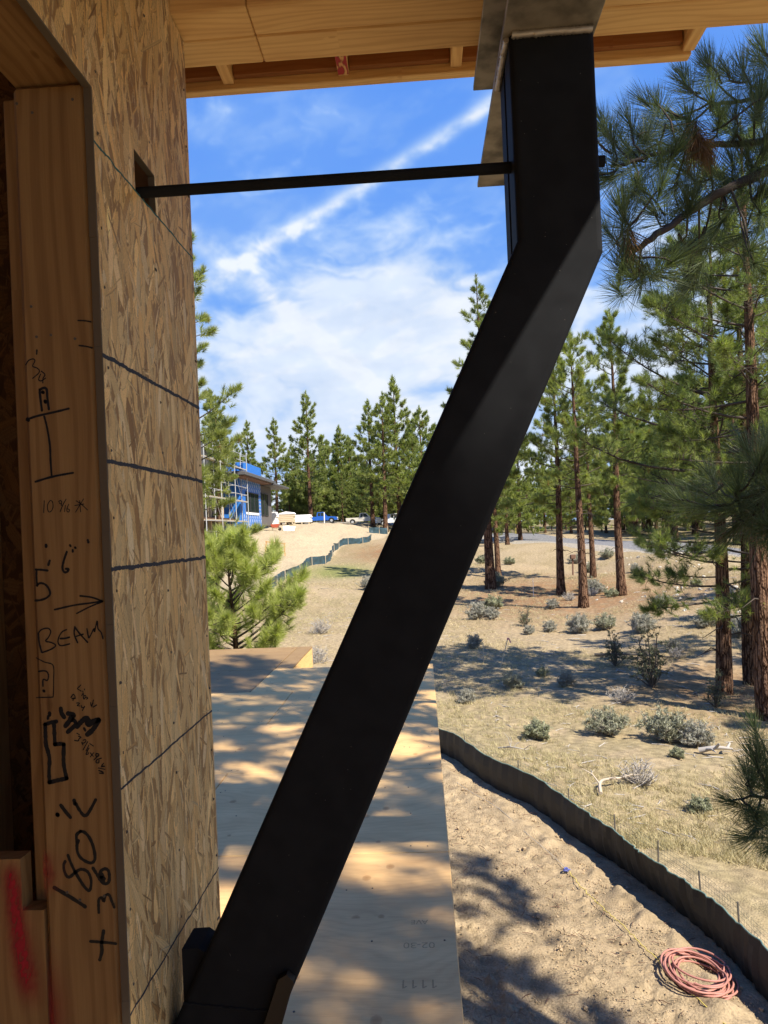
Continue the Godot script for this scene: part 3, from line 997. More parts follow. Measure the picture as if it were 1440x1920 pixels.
# soft-edged paint or ink on a plane
func spray(o: Vector3, ax: Vector3, ay: Vector3, w: float, h: float, color: Color, f: Callable) -> ArrayMesh:
	var mb := MB.new()
	var nx := 24
	var ny := 40
	var nr := ax.cross(ay)
	for j in ny:
		for i in nx:
			var q: Array[Vector3] = []
			var al: Array[float] = []
			for k in [[0, 0], [1, 0], [1, 1], [0, 1]]:
				var u: float = (i + k[0]) / float(nx)
				var t: float = (j + k[1]) / float(ny)
				q.append(o + ax * u * w + ay * t * h)
				al.append(clampf(float(f.call(u, t)), 0, 1))
			for tr in [[0, 1, 2], [0, 2, 3]]:
				var start := mb.v.size()
				if al[tr[0]] + al[tr[1]] + al[tr[2]] < 0.02:
					continue
				var flip: bool = (q[tr[2]] - q[tr[0]]).cross(q[tr[1]] - q[tr[0]]).dot(nr) < 0
				mb.tri(q[tr[0]], q[tr[1]], q[tr[2]], nr)
				var order: Array = [tr[0], tr[2], tr[1]] if flip else tr
				for z in 3:
					mb.c[start + z] = Color(color.r, color.g, color.b, al[order[z]])
	return mb.mesh()

func paint_material(rough := 0.7) -> StandardMaterial3D:
	var m := mat(Color.WHITE, rough)
	m.vertex_color_use_as_albedo = true
	m.transparency = BaseMaterial3D.TRANSPARENCY_ALPHA
	return m

# ------------------------------------------------------------------ the house corner
const WALL_X := -0.606

func osb_piece(mb: MB, z0: float, z1: float, y0: float, y1: float) -> void:
	# one rectangle of the sheet, texture laid over the whole sheet
	var x0 := WALL_X - 0.0155
	var x1 := WALL_X
	mb.us = 2.4
	mb.vs = 1.2
	for x: float in [x0, x1]:
		var nr := Vector3(signf(x - (x0 + x1) / 2), 0, 0)
		var q := [Vector3(x, y0, z0), Vector3(x, y0, z1), Vector3(x, y1, z1), Vector3(x, y1, z0)]
		var t := []
		for p: Vector3 in q:
			t.append(Vector2(p.z / 1.2 + 0.31, -p.y / 2.4))
		mb.tri(q[0], q[1], q[2], nr, t[0], t[1], t[2])
		mb.tri(q[0], q[2], q[3], nr, t[0], t[2], t[3])

func make_wall() -> void:
	var root := thing("sheathed_wall", "brown strand board wall pier with framing marks, seen edge-on beside the stud face", "wall")
	# the sheathing with its rod slot (z -1.575 .. -1.70, y 2.345 .. 2.44)
	var mb := MB.new()
	var top := 3.15
	osb_piece(mb, -1.98, -1.87, 0.012, 2.953)
	osb_piece(mb, -1.87, -1.70, 0.012, top)
	osb_piece(mb, -1.70, -1.575, 0.012, 2.345)
	osb_piece(mb, -1.70, -1.575, 2.44, top)
	osb_piece(mb, -1.575, -1.372, 0.012, top)
	osb_piece(mb, -1.372, 0.6, 2.452, top)
	var sheet := part("sheathing_panel", mb.mesh(), M.osb, root)
	var eb := MB.new()
	var r := RandomNumberGenerator.new()
	r.seed = 8
	# sawn edges of the sheet: near edge, header edge, slot edges, far edge
	var y := 0.012
	while y < 2.45:
		var l := r.randf_range(0.05, 0.16)
		eb.box(Vector3(WALL_X - 0.0158, y, -1.374 + r.randf_range(0.0, 0.0015)), Vector3(WALL_X - 0.0002, minf(y + l, 2.452), -1.3695 + r.randf_range(0.0, 0.002)), 0.0004, 1)
		y += l
	eb.box(Vector3(WALL_X - 0.0158, 2.449, -1.37), Vector3(WALL_X - 0.0003, 2.4535, 0.6), 0.0005, 2)
	eb.box(Vector3(WALL_X - 0.0158, 2.438, -1.70), Vector3(WALL_X - 0.0003, 2.4415, -1.575), 0.0004, 2)
	eb.box(Vector3(WALL_X - 0.0158, 2.344, -1.70), Vector3(WALL_X - 0.0003, 2.347, -1.575), 0.0004, 2)
	eb.box(Vector3(WALL_X - 0.0158, 2.347, -1.7015), Vector3(WALL_X - 0.0003, 2.438, -1.6985), 0.0004, 1)
	eb.box(Vector3(WALL_X - 0.0158, 0.012, -1.9815), Vector3(WALL_X - 0.0003, 2.953, -1.979), 0.0004, 1)
	part("panel_edge", eb.mesh(), M.osb_edge, sheet)
	var o := Vector3(WALL_X + 0.0005, 0, 0)
	for row in [[2.345, "teal chalk line at slot height"], [1.927, ""], [1.721, ""], [1.508, ""], [1.080, ""], [0.640, ""]]:
		var lb := MB.new()
		var pts := PackedVector2Array()
		for i in 26:
			pts.append(Vector2(1.372 + 0.606 * i / 25.0, row[0] + r.randfn(0, 0.0009)))
		var wd := 0.0045 if row[1] else (0.0085 if row[0] > 1.3 else 0.005)
		stroke(lb, pts, wd, o, Vector3(0, 0, -1), Vector3(0, 1, 0), 0.28)
		part("chalk_line" if row[1] else "pencil_line", lb.mesh(), M.chalk if row[1] else M.pencil, sheet, row[1])
	# sheathing nails, slightly sunk
	for zz: float in [-1.39, -1.675, -1.96]:
		var kb := MB.new()
		for i in 19:
			var yy := 0.08 + i * 0.152 + r.randfn(0, 0.012)
			if yy < 2.9 and not (zz == -1.675 and yy > 2.32 and yy < 2.46):
				kb.tube(PackedVector3Array([Vector3(WALL_X - 0.001, yy, zz + r.randfn(0, 0.004)), Vector3(WALL_X + 0.0007, yy, zz)]), PackedFloat32Array([0.0035, 0.0030]), 7)
		part("nail_row", kb.mesh(), M.dark_twig, sheet).set_meta("kind", "stuff")
	# the jamb stud that faces the opening
	var sb := MB.new()
	sb.us = 2.6
	sb.uo = Vector2(0.02, 0.0)
	sb.box(Vector3(-0.768, 0.0, -1.409), Vector3(-0.6222, 2.466, -1.371), 0.009, 1)
	var jamb := part("jamb_stud", sb.mesh(), M.stud, root, "front stud covered in black marker notes")
	var so := Vector3(-0.768, 0, -1.3704)
	for h in HANDWRITING:
		var hb := MB.new()
		for s: String in h[1].split("|"):
			var bits := s.split(":")
			var pts := PackedVector2Array()
			for q in bits[1].split(","):
				var xy := q.split(" ")
				pts.append(Vector2(xy[0].to_float() / 1000.0 , xy[1].to_float() / 1000.0))
			stroke(hb, pts, bits[0].to_float() / 1000.0, so, Vector3.RIGHT, Vector3.UP, 0.14)
		part("handwriting", hb.mesh(), M.ink, jamb, h[0])
	# nail holes with rust runs
	var nb := MB.new()
	for q in [[-0.757, 2.43], [-0.727, 2.41], [-0.645, 2.43], [-0.737, 1.97], [-0.708, 1.972], [-0.66, 1.962], [-0.745, 2.03], [-0.722, 0.88], [-0.697, 0.865], [-0.648, 0.872]]:
		nb.tube(PackedVector3Array([Vector3(q[0], q[1], -1.3712), Vector3(q[0], q[1], -1.3698)]), PackedFloat32Array([0.003, 0.0026]), 8)
	part("nail_head", nb.mesh(), M.dark_twig, jamb)
	var pm := paint_material()
	var pn := fract_noise(9, 4.0, 3)
	var red := Color(0.30, 0.014, 0.025)
	part("red_overspray", spray(Vector3(-0.7675, 0.62, -1.3702), Vector3.RIGHT, Vector3.UP, 0.09, 0.36, red, func(u: float, t: float) -> float:
		return 0.75 * exp(-(u * u) / 0.07 - pow((t - 0.84) / 0.085, 2.0)) * (0.8 + pn.get_noise_2d(u, t * 3.0)) + 0.5 * exp(-u * u / 0.1 - pow((t - 0.05) / 0.25, 2.0))), pm, jamb)
	# second stud and the rest of the framing behind, in the dark of the house
	sb = MB.new()
	sb.uo = Vector2(0.7, 0.3)
	sb.box(Vector3(-0.81, 0.0, -1.452), Vector3(-0.641, 2.466, -1.413), 0.003, 1)
	part("king_stud", sb.mesh(), M.stud, root)
	for z in [-1.66, -1.94]:
		sb = MB.new()
		sb.uo = Vector2(z, 0.2)
		sb.box(Vector3(-0.768, 0.0, z - 0.019), Vector3(-0.6235, 2.95, z + 0.019 if z < -1.8 else z + 0.0), 0.003, 1)
		if z < -1.8:
			part("corner_stud", sb.mesh(), M.stud, root)
	sb = MB.new()
	sb.box(Vector3(-0.768, 2.4685, -1.45), Vector3(-0.6222, 2.76, 0.6), 0.004, 2)
	part("header_beam", sb.mesh(), M.stud, root, "wide brown header over the opening")
	# notched sill board with red spray paint, flush with the stud face
	var poly := PackedVector2Array([Vector2(-1.1, 0.0), Vector2(-0.7705, 0.0), Vector2(-0.7705, 0.846), Vector2(-0.8135, 0.846), Vector2(-0.8135, 0.947), Vector2(-1.1, 0.947)])
	sb = MB.new()
	sb.uo = Vector2(0.4, 0.15)
	sb.prism(poly, -1.409, -1.3712)
	var sill := part("notched_board", sb.mesh(), M.stud, root, "notched board streaked with red spray paint")
	part("spray_paint", spray(Vector3(-0.88, 0.62, -1.3706), Vector3.RIGHT, Vector3.UP, 0.109, 0.33, Color(0.36, 0.012, 0.028), func(u: float, t: float) -> float:
		var mid := 0.50 - 0.18 * (t - 0.5) + 0.18 * (1.0 - t) * (1.0 - t)
		var wd := 0.13 + 0.10 * (1.0 - t)
		if t > 0.70 and u > 0.60:
			return 0.0
		return 0.95 * exp(-pow((u - mid) / wd, 2.0)) * smoothstep(0.05, 0.35, t) * (1.0 - smoothstep(0.86, 1.0, t)) * (0.85 + 0.5 * pn.get_noise_2d(u * 3.0, t * 6.0))), pm, sill)
	# dark interior beyond the jamb
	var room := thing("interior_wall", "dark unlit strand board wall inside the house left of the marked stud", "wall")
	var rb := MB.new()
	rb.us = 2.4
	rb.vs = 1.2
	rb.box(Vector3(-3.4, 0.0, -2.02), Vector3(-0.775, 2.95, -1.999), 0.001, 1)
	part("panel", rb.mesh(), M.shaded_board, room)
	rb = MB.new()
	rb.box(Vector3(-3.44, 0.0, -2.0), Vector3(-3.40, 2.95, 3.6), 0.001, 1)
	part("side_panel", rb.mesh(), M.shaded_board, room)
	for x in [-1.22, -1.63, -2.04, -2.45]:
		rb = MB.new()
		rb.uo = Vector2(x, x * 3.0)
		rb.box(Vector3(x - 0.019, 0.0, -1.998), Vector3(x + 0.019, 2.95, -1.86), 0.003, 1)
		part("stud", rb.mesh(), M.stud, room)
	var bk := MB.new()
	bk.box(Vector3(-3.4, 0.0, 3.6), Vector3(0.5, 3.15, 3.64), 0.001, 0)
	tag(part("rear_wall", bk.mesh(), M.shaded_board), "strand board wall at the back of the framed room", "wall")

func make_roof() -> void:
	var root := thing("roof_overhang", "new timber roof overhang of orange fir beams, rafter tails and fascia", "roof")
	# four flat soffit beams: two rows side by side, butted at x = -0.403
	var k := 0
	for zz in [[-1.984, -1.872], [-2.10, -1.9865]]:
		for xx in [[-0.86, -0.4045], [-0.4025, 2.6]]:
			var mb := MB.new()
			mb.uo = Vector2(0.37 * k, 0.21 * k)
			var y0: float = 2.957 + [0.0, 0.0012, 0.001, 0.0006][k]
			mb.box(Vector3(xx[0], y0, zz[0]), Vector3(xx[1], 3.153, zz[1]), 0.004, 0)
			part("soffit_beam", mb.mesh(), M.fir, root)
			k += 1
	for x: float in [-1.42, -1.015, -0.609, -0.203, 0.188, 0.594]:
		var mb := MB.new()
		mb.uo = Vector2(x, x * 1.7)
		mb.box(Vector3(x - 0.019, 3.156, -2.498), Vector3(x + 0.019, 3.34, -1.2), 0.002, 2)
		var red := absf(x + 0.203) < 0.01
		var rf := part("rafter", mb.mesh(), M.fir, root, "rafter tail dabbed with red paint and a black loop" if red else "")
		if red:
			var pn := fract_noise(19, 5.0, 2)
			part("paint_dab", spray(Vector3(x - 0.0185, 3.1554, -2.49), Vector3(0, 0, 1), Vector3.RIGHT, 0.20, 0.037, Color(0.38, 0.03, 0.04), func(u: float, t: float) -> float:
				return 0.9 * smoothstep(-0.5, 0.1, pn.get_noise_2d(u * 0.6, t * 0.3))), paint_material(), rf)
			var ib := MB.new()
			stroke(ib, PackedVector2Array([Vector2(0.10, 0.010), Vector2(0.115, 0.028), Vector2(0.135, 0.024), Vector2(0.13, 0.010), Vector2(0.112, 0.014)]), 0.008, Vector3(x - 0.0185, 3.1549, -2.49), Vector3(0, 0, 1), Vector3.RIGHT, 0.1)
			part("ink_loop", ib.mesh(), M.ink, rf)
	var fb := MB.new()
	fb.box(Vector3(-3.5, 3.142, -2.54), Vector3(0.99, 3.34, -2.5015), 0.003, 0)
	part("fascia_board", fb.mesh(), M.fir, root)
	# reddish block boards between the rafter tails, against the fascia
	var xs := [-1.42, -1.015, -0.609, -0.203, 0.188, 0.594, 0.975]
	for i in xs.size() - 1:
		var bb := MB.new()
		bb.uo = Vector2(i * 0.31, i * 0.17)
		bb.box(Vector3(xs[i] + 0.021, 3.172, -2.4995), Vector3(xs[i + 1] - 0.021, 3.338, -2.475), 0.002, 0)
		part("block_board", bb.mesh(), M.red_board, root)
	var eb := MB.new()
	eb.uo = Vector2(0.9, 0.3)
	eb.box(Vector3(0.957, 3.150, -2.4985), Vector3(0.997, 3.345, 4.0), 0.003, 2)
	part("end_rafter", eb.mesh(), M.fir, root)
	var sh := MB.new()
	sh.box(Vector3(-3.5, 3.348, -2.56), Vector3(1.02, 3.366, 4.0), 0.002, 0)
	part("roof_sheathing", sh.mesh(), M.osb, root)

func make_steel() -> void:
	var beam := thing("steel_beam", "bare grey steel wide-flange beam running out over the black column", "beam")
	for f in [["bottom_flange", 2.613, 2.6265], ["top_flange", 2.9135, 2.9265]]:
		var mb := MB.new()
		mb.box(Vector3(0.219, f[1], -2.24), Vector3(0.418, f[2], 1.6), 0.0015, 2)
		part(f[0], mb.mesh(), M.bare_steel, beam)
	var wb := MB.new()
	wb.box(Vector3(0.3135, 2.626, -2.238), Vector3(0.3235, 2.914, 1.6), 0.001, 2)
	part("web", wb.mesh(), M.bare_steel, beam)
	var col := thing("steel_column", "black bent steel column leaning diagonally across the opening", "column")
	# box section swept along the bent axis, mitred at the bend; rounded corners
	var zf := -1.55
	var zb := -1.648
	var left := [Vector2(0.2325, 2.612), Vector2(0.2325, 2.172), Vector2(-0.5655, 0.545), Vector2(-0.735, 0.20)]
	var right := [Vector2(0.4135, 2.612), Vector2(0.4135, 2.138), Vector2(-0.345, 0.522), Vector2(-0.51, 0.18)]
	var rad := 0.014
	var prof := []      # (across 0..1 with inset, depth) round the section
	var ring := func(i: int) -> PackedVector3Array:
		var a: Vector2 = left[i]
		var b: Vector2 = right[i]
		var d := (b - a).normalized()
		var out := PackedVector3Array()
		for cn in [[a, d, zf, 1, -1], [b, -d, zf, -1, -1], [b, -d, zb, -1, 1], [a, d, zb, 1, 1]]:
			for s in 5:
				var t := s / 4.0 * PI / 2
				if cn[3] * cn[4] > 0:
					t = PI / 2 - t
				t = PI / 2 - t
				var inx := rad * (1.0 - sin(t))
				var inz := rad * (1.0 - cos(t))
				var p: Vector2 = cn[0] + cn[1] * inx
				out.append(Vector3(p.x, p.y, cn[2] + cn[4] * inz))
		return out
	for seg in [["upper_tube", 0, 1], ["diagonal_tube", 1, 2], ["lower_tube", 2, 3]]:
		var mb := MB.new()
		var r0: PackedVector3Array = ring.call(seg[1])
		var r1: PackedVector3Array = ring.call(seg[2])
		var mid := Vector3.ZERO
		for p in r0:
			mid += p
		for p in r1:
			mid += p
		mid /= 40.0
		var ax := (r1[0] - r0[0]).normalized()
		for i in 20:
			var j := (i + 1) % 20
			var n0 := (r0[i] - mid)
			n0 = (n0 - ax * n0.dot(ax))
			var face := (r0[j] - r0[i]).cross(ax).normalized()
			if face.dot(n0) < 0:
				face = -face
			mb.tri(r0[i], r0[j], r1[j], face)
			mb.tri(r0[i], r1[j], r1[i], face)
		part(seg[0], mb.mesh(), M.black_steel, col)
	# rear half of the doubled upright, a thin gap behind the front one
	var rb := MB.new()
	rb.box(Vector3(0.2335, 2.145, -1.742), Vector3(0.4125, 2.612, -1.657), 0.010, 1)
	part("rear_tube", rb.mesh(), M.black_steel, col)
	# pale dust specks and short scuffs on the faces towards the house
	var dr := RandomNumberGenerator.new()
	dr.seed = 14
	var db := MB.new()
	for i in 46:
		var e := dr.randf()
		var a: Vector2 = (left[1] as Vector2).lerp(left[2], e)
		var b: Vector2 = (right[1] as Vector2).lerp(right[2], e)
		if i % 4 == 0:
			a = (left[0] as Vector2).lerp(left[1], e)
			b = (right[0] as Vector2).lerp(right[1], e)
		var q := a.lerp(b, dr.randf_range(0.1, 0.9))
		var l := dr.randf_range(0.0008, 0.0016) if dr.randf() < 0.94 else dr.randf_range(0.004, 0.010)
		var an := dr.randf() * TAU
		stroke(db, PackedVector2Array([q, q + Vector2(cos(an), sin(an)) * l]), dr.randf_range(0.0006, 0.0014), Vector3(0, 0, zf + 0.0004), Vector3.RIGHT, Vector3.UP)
	part("dust_speck", db.mesh(), mat(Color(0.10, 0.095, 0.085), 0.9), col).set_meta("kind", "stuff")
	# weld beads: a row of overlapping ripples
	var wr := RandomNumberGenerator.new()
	wr.seed = 4
	for run in [[Vector3(0.238, 2.607, -1.545), Vector3(0.408, 2.607, -1.545)], [Vector3(0.228, 2.607, -1.56), Vector3(0.228, 2.607, -1.735)]]:
		var mb := MB.new()
		var a: Vector3 = run[0]
		var b: Vector3 = run[1]
		var kk := 44
		var pts := PackedVector3Array()
		var rr := PackedFloat32Array()
		for i in kk:
			pts.append(a.lerp(b, i / float(kk - 1)) + Vector3(wr.randfn(0, 0.0006), wr.randfn(0, 0.0006), 0))
			rr.append(0.0065 + 0.0017 * (i % 2) + wr.randf() * 0.001)
		mb.tube(pts, rr, 7)
		part("weld_bead", mb.mesh(), M.weld, col)
	var sb := MB.new()
	var pp := PackedVector3Array()
	var pr := PackedFloat32Array()
	for i in 30:
		var e := i / 29.0
		var q: Vector2 = (left[2] as Vector2).lerp(right[2], e)
		pp.append(Vector3(q.x, q.y + wr.randfn(0, 0.0012), zf + 0.0005))
		pr.append(0.0022 + wr.randf() * 0.0012)
	sb.tube(pp, pr, 5)
	part("seam_weld", sb.mesh(), M.black_steel, col)
	# thick side plates that clamp the foot
	var ax2 := Vector2(left[2] - left[1]).normalized()
	var plates := [[Vector2(-0.5505, 0.735), Vector2(-0.492, 0.732), Vector2(-0.480, 0.716), Vector2(-0.57, 0.535), Vector2(-0.74, 0.19), Vector2(-0.83, 0.19)], [Vector2(-0.334, 0.645), Vector2(-0.302, 0.630), Vector2(-0.47, 0.22), Vector2(-0.508, 0.19)]]
	var pb := MB.new()
	pb.prism(PackedVector2Array([Vector2(-0.573, 0.10), Vector2(-0.573, 0.648), Vector2(-0.535, 0.650), Vector2(-0.512, 0.634), Vector2(-0.555, 0.545), Vector2(-0.57, 0.10)]), -1.66, -1.575)
	part("clamp_plate", pb.mesh(), M.black_steel, col)
	pb = MB.new()
	pb.prism(PackedVector2Array([Vector2(-0.348, 0.606), Vector2(-0.330, 0.616), Vector2(-0.315, 0.600), Vector2(-0.455, 0.17), Vector2(-0.51, 0.17)]), -1.64, -1.53)
	part("clamp_plate", pb.mesh(), mat(Color(0.022, 0.017, 0.014), 0.5), col)
	# tie rod from the wall slot through the column
	var tb := MB.new()
	var steps := PackedVector3Array()
	var tr := PackedFloat32Array()
	for i in 20:
		steps.append(Vector3(lerpf(-0.80, 0.438, i / 19.0), 2.3555, -1.608))
		tr.append(0.0122)
	tb.tube(steps, tr, 16)
	tag(part("tie_rod", tb.mesh(), M.black_steel), "thin black steel rod from the wall slot through the column", "rod")

# ------------------------------------------------------------------ the deck
func make_deck() -> void:
	var root := thing("plywood_deck", "low deck of pale plywood sheets with thin dark seams", "deck")
	var r := RandomNumberGenerator.new()
	r.seed = 21
	var rows := [0.18, -1.04, -2.26, -3.48, -4.70, -5.92, -7.14, -8.36]
	for i in rows.size() - 1:
		var z1: float = rows[i]
		var z0: float = rows[i + 1]
		var seams := [0.07, -1.35, -3.79, -6.2] if i % 2 == 1 or i == 3 else [0.07, -2.37, -4.81, -6.2]
		if i == 6:
			seams = [0.07, -1.79]
		if i == 2:
			seams = [0.07, -1.36, -3.8, -6.2]
		for k in seams.size() - 1:
			sheet(root, seams[k + 1], seams[k], z0, z1, r, false)
	# older, greyer sheets at the far left, with shade put into their colour
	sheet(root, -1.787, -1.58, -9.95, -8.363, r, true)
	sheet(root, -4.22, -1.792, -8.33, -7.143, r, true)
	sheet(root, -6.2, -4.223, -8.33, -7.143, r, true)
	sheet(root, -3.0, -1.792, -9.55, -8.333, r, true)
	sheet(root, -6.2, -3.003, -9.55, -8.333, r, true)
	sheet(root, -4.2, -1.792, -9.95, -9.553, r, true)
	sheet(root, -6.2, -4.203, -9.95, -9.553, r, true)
	for z: Vector3 in [Vector3(4.0, 2.6, 0.18)]:
		sheet(root, -3.4, 0.07, 0.183, 4.0, r, false)
	# rim boards under the edges
	for b in [[Vector3(0.028, -0.31, -8.34), Vector3(0.066, -0.020, 4.0), 2], [Vector3(-1.58, -0.31, -8.34), Vector3(0.026, -0.020, -8.302), 0], [Vector3(-1.622, -0.36, -9.92), Vector3(-1.584, -0.020, -8.34), 2], [Vector3(-6.2, -0.36, -9.93), Vector3(-1.626, -0.020, -9.89), 0]]:
		var mb := MB.new()
		mb.box(b[0], b[1], 0.003, b[2])
		part("rim_board", mb.mesh(), M.fir, root)
	for x: float in [-0.1, -1.7, -3.6, -5.6]:
		for z: float in [-8.0, -4.4]:
			var mb := MB.new()
			mb.box(Vector3(x - 0.07, ground_y(x, z) - 0.2, z - 0.07), Vector3(x + 0.07, -0.3, z + 0.07), 0.004, 1)
			part("post", mb.mesh(), M.stud, root)
	# nails along the joists, dark flecks of 1 cm
	var nb := MB.new()
	for i in 420:
		var z := -0.3 - 0.4065 * (i % 24) + r.randfn(0, 0.012)
		var x := 0.03 - r.randf() * 5.0
		if z < -8.3 and x > -1.6:
			continue
		nb.tube(PackedVector3Array([Vector3(x, -0.001, z), Vector3(x, 0.0006, z)]), PackedFloat32Array([0.0042, 0.0040]), 6)
	var nails := part("nail_head", nb.mesh(), M.dark_twig, root)
	nails.set_meta("kind", "stuff")
	# faint mill stamp, printed upside down near the edge
	var ink := MB.new()
	for row in [[-2.86, 0.030, "AVE"], [-2.70, 0.035, "02-30"], [-2.47, 0.045, "1111"]]:
		var tm := TextMesh.new()
		tm.font = SystemFont.new()
		tm.font.font_names = PackedStringArray(["Droid Sans"])
		tm.text = row[2]
		tm.font_size = 40
		tm.pixel_size = row[1] / 29.0
		tm.depth = 0.0005
		var p := part("ink_stamp", tm, M.stamp, root)
		p.transform = Transform3D(Basis(Vector3.UP, PI) * Basis(Vector3.RIGHT, -PI / 2), Vector3(-0.075, 0.0006, row[0]))

func sheet(root: Node3D, x0: float, x1: float, z0: float, z1: float, r: RandomNumberGenerator, grey: bool) -> void:
	var mb := MB.new()
	mb.us = 1.6
	mb.vs = 1.05
	mb.uo = Vector2(r.randf(), r.randf())
	var t := r.randf_range(0.92, 1.06)
	mb.col = Color(0.40, 0.395, 0.405) * t if grey else Color(1.0, 0.965 + r.randf() * 0.03, 0.92 + r.randf() * 0.05) * t  # grey tint holds both weathering and painted-in tree shade
	mb.box(Vector3(x0 + 0.0022, -0.019, z0 + 0.0022), Vector3(x1 - 0.0022, r.randf_range(-0.0016, 0.0), z1 - 0.0022), 0.003, 0)
	part("plywood_sheet", mb.mesh(), M.ply, root)

# ------------------------------------------------------------------ the site
func cloth_strip(bottom: PackedVector3Array, high: float, lean: Callable, wob: float, r: RandomNumberGenerator) -> Array:
	# returns [mesh, top line]; a fabric wall along the bottom line with slack and folds
	var mb := MB.new()
	mb.us = 1.0
	mb.vs = 1.0
	var rows := []
	var k := bottom.size()
	var tops := PackedVector3Array()
	for i in k:
		var d := bottom[mini(i + 1, k - 1)] - bottom[maxi(i - 1, 0)]
		d.y = 0
		var s := Vector3(d.z, 0, -d.x).normalized()
		var row := PackedVector3Array()
		for j in 7:
			var f := j / 6.0
			var off: float = lean.call(i, f) + noise_c.get_noise_2d(i * 0.35, f * 0.6) * wob
			row.append(bottom[i] + Vector3.UP * high * f * (1.0 + 0.05 * noise_b.get_noise_1d(i * 0.35)) + s * off)
		rows.append(row)
		tops.append(row[6])
	for i in k - 1:
		for j in 6:
			mb.quad(rows[i][j], rows[i + 1][j], rows[i + 1][j + 1], rows[i][j + 1])
	# a rolled hem along the top gives the cloth thickness
	var hb := MB.new()
	var hem := PackedFloat32Array()
	hem.resize(k)
	hem.fill(0.008)
	hb.tube(tops, hem, 5)
	return [mb.mesh(), hb.mesh()]

func make_near_fence() -> void:
	var r := RandomNumberGenerator.new()
	r.seed = 41
	var root := thing("silt_fence", "black fabric silt fence with green wire mesh curving round the dug soil", "fence")
	var pts := []
	for p in [[-1.0, -14.5], [-0.3, -13.2], [0.24, -12.22], [0.80, -10.72], [1.45, -9.46], [1.84, -8.53], [2.11, -7.90], [2.27, -7.36], [2.40, -6.71], [2.50, -6.25], [2.55, -5.70], [2.75, -4.6], [3.1, -2.6]]:
		pts.append(Vector3(p[0], 0, p[1]))
	var line := spline(pts, 12)
	for i in line.size():
		line[i].y = ground_y(line[i].x, line[i].z) - 0.02
	var slack := func(i: int, f: float) -> float:
		var z := line[i].z
		var b := exp(-pow((z + 7.35) / 0.95, 2.0))
		return -0.13 * b * f - 0.03 * sin(f * PI)
	var sag := cloth_strip(line, 0.44, slack, 0.03, r)
	part("fabric", sag[0], M.silt_black, root)
	part("hem", sag[1], mat(Color(0.12, 0.19, 0.165), 0.6), root)  # lighter teal than the fabric: sunlit top edge put into the colour
	# welded wire mesh standing behind the cloth
	var wire := MB.new()
	wire.col = Color(0.09, 0.26, 0.25)
	var fine := PackedVector3Array()
	for i in line.size() - 1:
		var l := line[i].distance_to(line[i + 1])
		var m := maxi(1, int(l / 0.045))
		for s in m:
			fine.append(line[i].lerp(line[i + 1], s / float(m)))
	var hgt := 0.53
	for i in fine.size() - 1:
		var d := (fine[i + 1] - fine[i]).normalized()
		var s := Vector3(d.z, 0, -d.x) * 0.035
		var a := fine[i] + s
		var b := fine[i + 1] + s
		var wx := d * 0.0013
		wire.tri(a - wx, a + wx, a + wx + Vector3.UP * hgt, s.normalized())
		wire.tri(a - wx, a + wx + Vector3.UP * hgt, a - wx + Vector3.UP * hgt, s.normalized())
		for h in range(4, 13):
			var y := Vector3.UP * (hgt * h / 12.0)
			var u := Vector3.UP * 0.0026
			wire.tri(a + y, b + y, b + y + u, s.normalized())
			wire.tri(a + y, b + y + u, a + y + u, s.normalized())
	var w := part("wire_mesh", wire.mesh(), M.tinted, root)
	w.set_meta("kind", "stuff")
	for i in [14, 30, 42, 53, 66, 80, 95, 108, 122]:
		if i < line.size():
			var mb := MB.new()
			var d := (line[mini(i + 1, line.size() - 1)] - line[i - 1]).normalized()
			var s := Vector3(d.z, 0, -d.x) * 0.06
			mb.bar(line[i] + s - Vector3.UP * 0.2, line[i] + s + Vector3.UP * 0.53 + Vector3(r.randfn(0, 0.02), 0, r.randfn(0, 0.02)), 0.013, 0.013)
			part("stake", mb.mesh(), M.dark_twig, root)

func make_far_fence() -> void:
	var r := RandomNumberGenerator.new()
	r.seed = 43
	var root := thing("silt_fence", "distant teal blue silt fence winding up the foot of the sand mound", "fence")
	var pts := []
	for p in [[-8.9, -42], [-9.4, -46], [-9.55, -50.3], [-9.0, -54], [-8.72, -57.6], [-7.96, -60.5], [-8.1, -64.2], [-8.2, -66.7], [-8.22, -72.4], [-7.36, -74.8], [-5.98, -77.3], [-5.6, -80]]:
		pts.append(Vector3(p[0], 0, p[1]))
	var line := spline(pts, 9)
	for i in line.size():
		line[i].y = ground_y(line[i].x, line[i].z) - 0.02
	var lean := func(i: int, f: float) -> float:
		return 0.05 * sin(i * 0.9) * f
	var sag := cloth_strip(line, 0.68, lean, 0.12, r)
	part("fabric", sag[0], M.silt_teal, root)
	part("hem", sag[1], M.silt_teal, root)
	for i in range(6, line.size(), 9):
		var mb := MB.new()
		mb.bar(line[i] + Vector3(0.1, -0.2, 0), line[i] + Vector3(0.10, 0.8, 0), 0.04, 0.04)
		part("stake", mb.mesh(), M.pale_wood, root)
	root = thing("silt_fence", "short teal silt fence panel standing beyond the bent end of the winding one", "fence")
	var l2 := PackedVector3Array()
	for i in 10:
		l2.append(ground(-6.6 + 0.26 * i, -90.0 - 0.1 * i))
	sag = cloth_strip(l2, 0.85, func(i: int, f: float) -> float: return 0.05 * sin(i * 1.7) * f, 0.1, r)
	part("fabric", sag[0], M.silt_teal, root)
	part("hem", sag[1], M.silt_teal, root)
	for i in [0, 5, 9]:
		var mb := MB.new()
		mb.bar(l2[i] - Vector3.UP * 0.2, l2[i] + Vector3.UP * 1.05, 0.05, 0.05)
		part("stake", mb.mesh(), M.pale_wood, root)

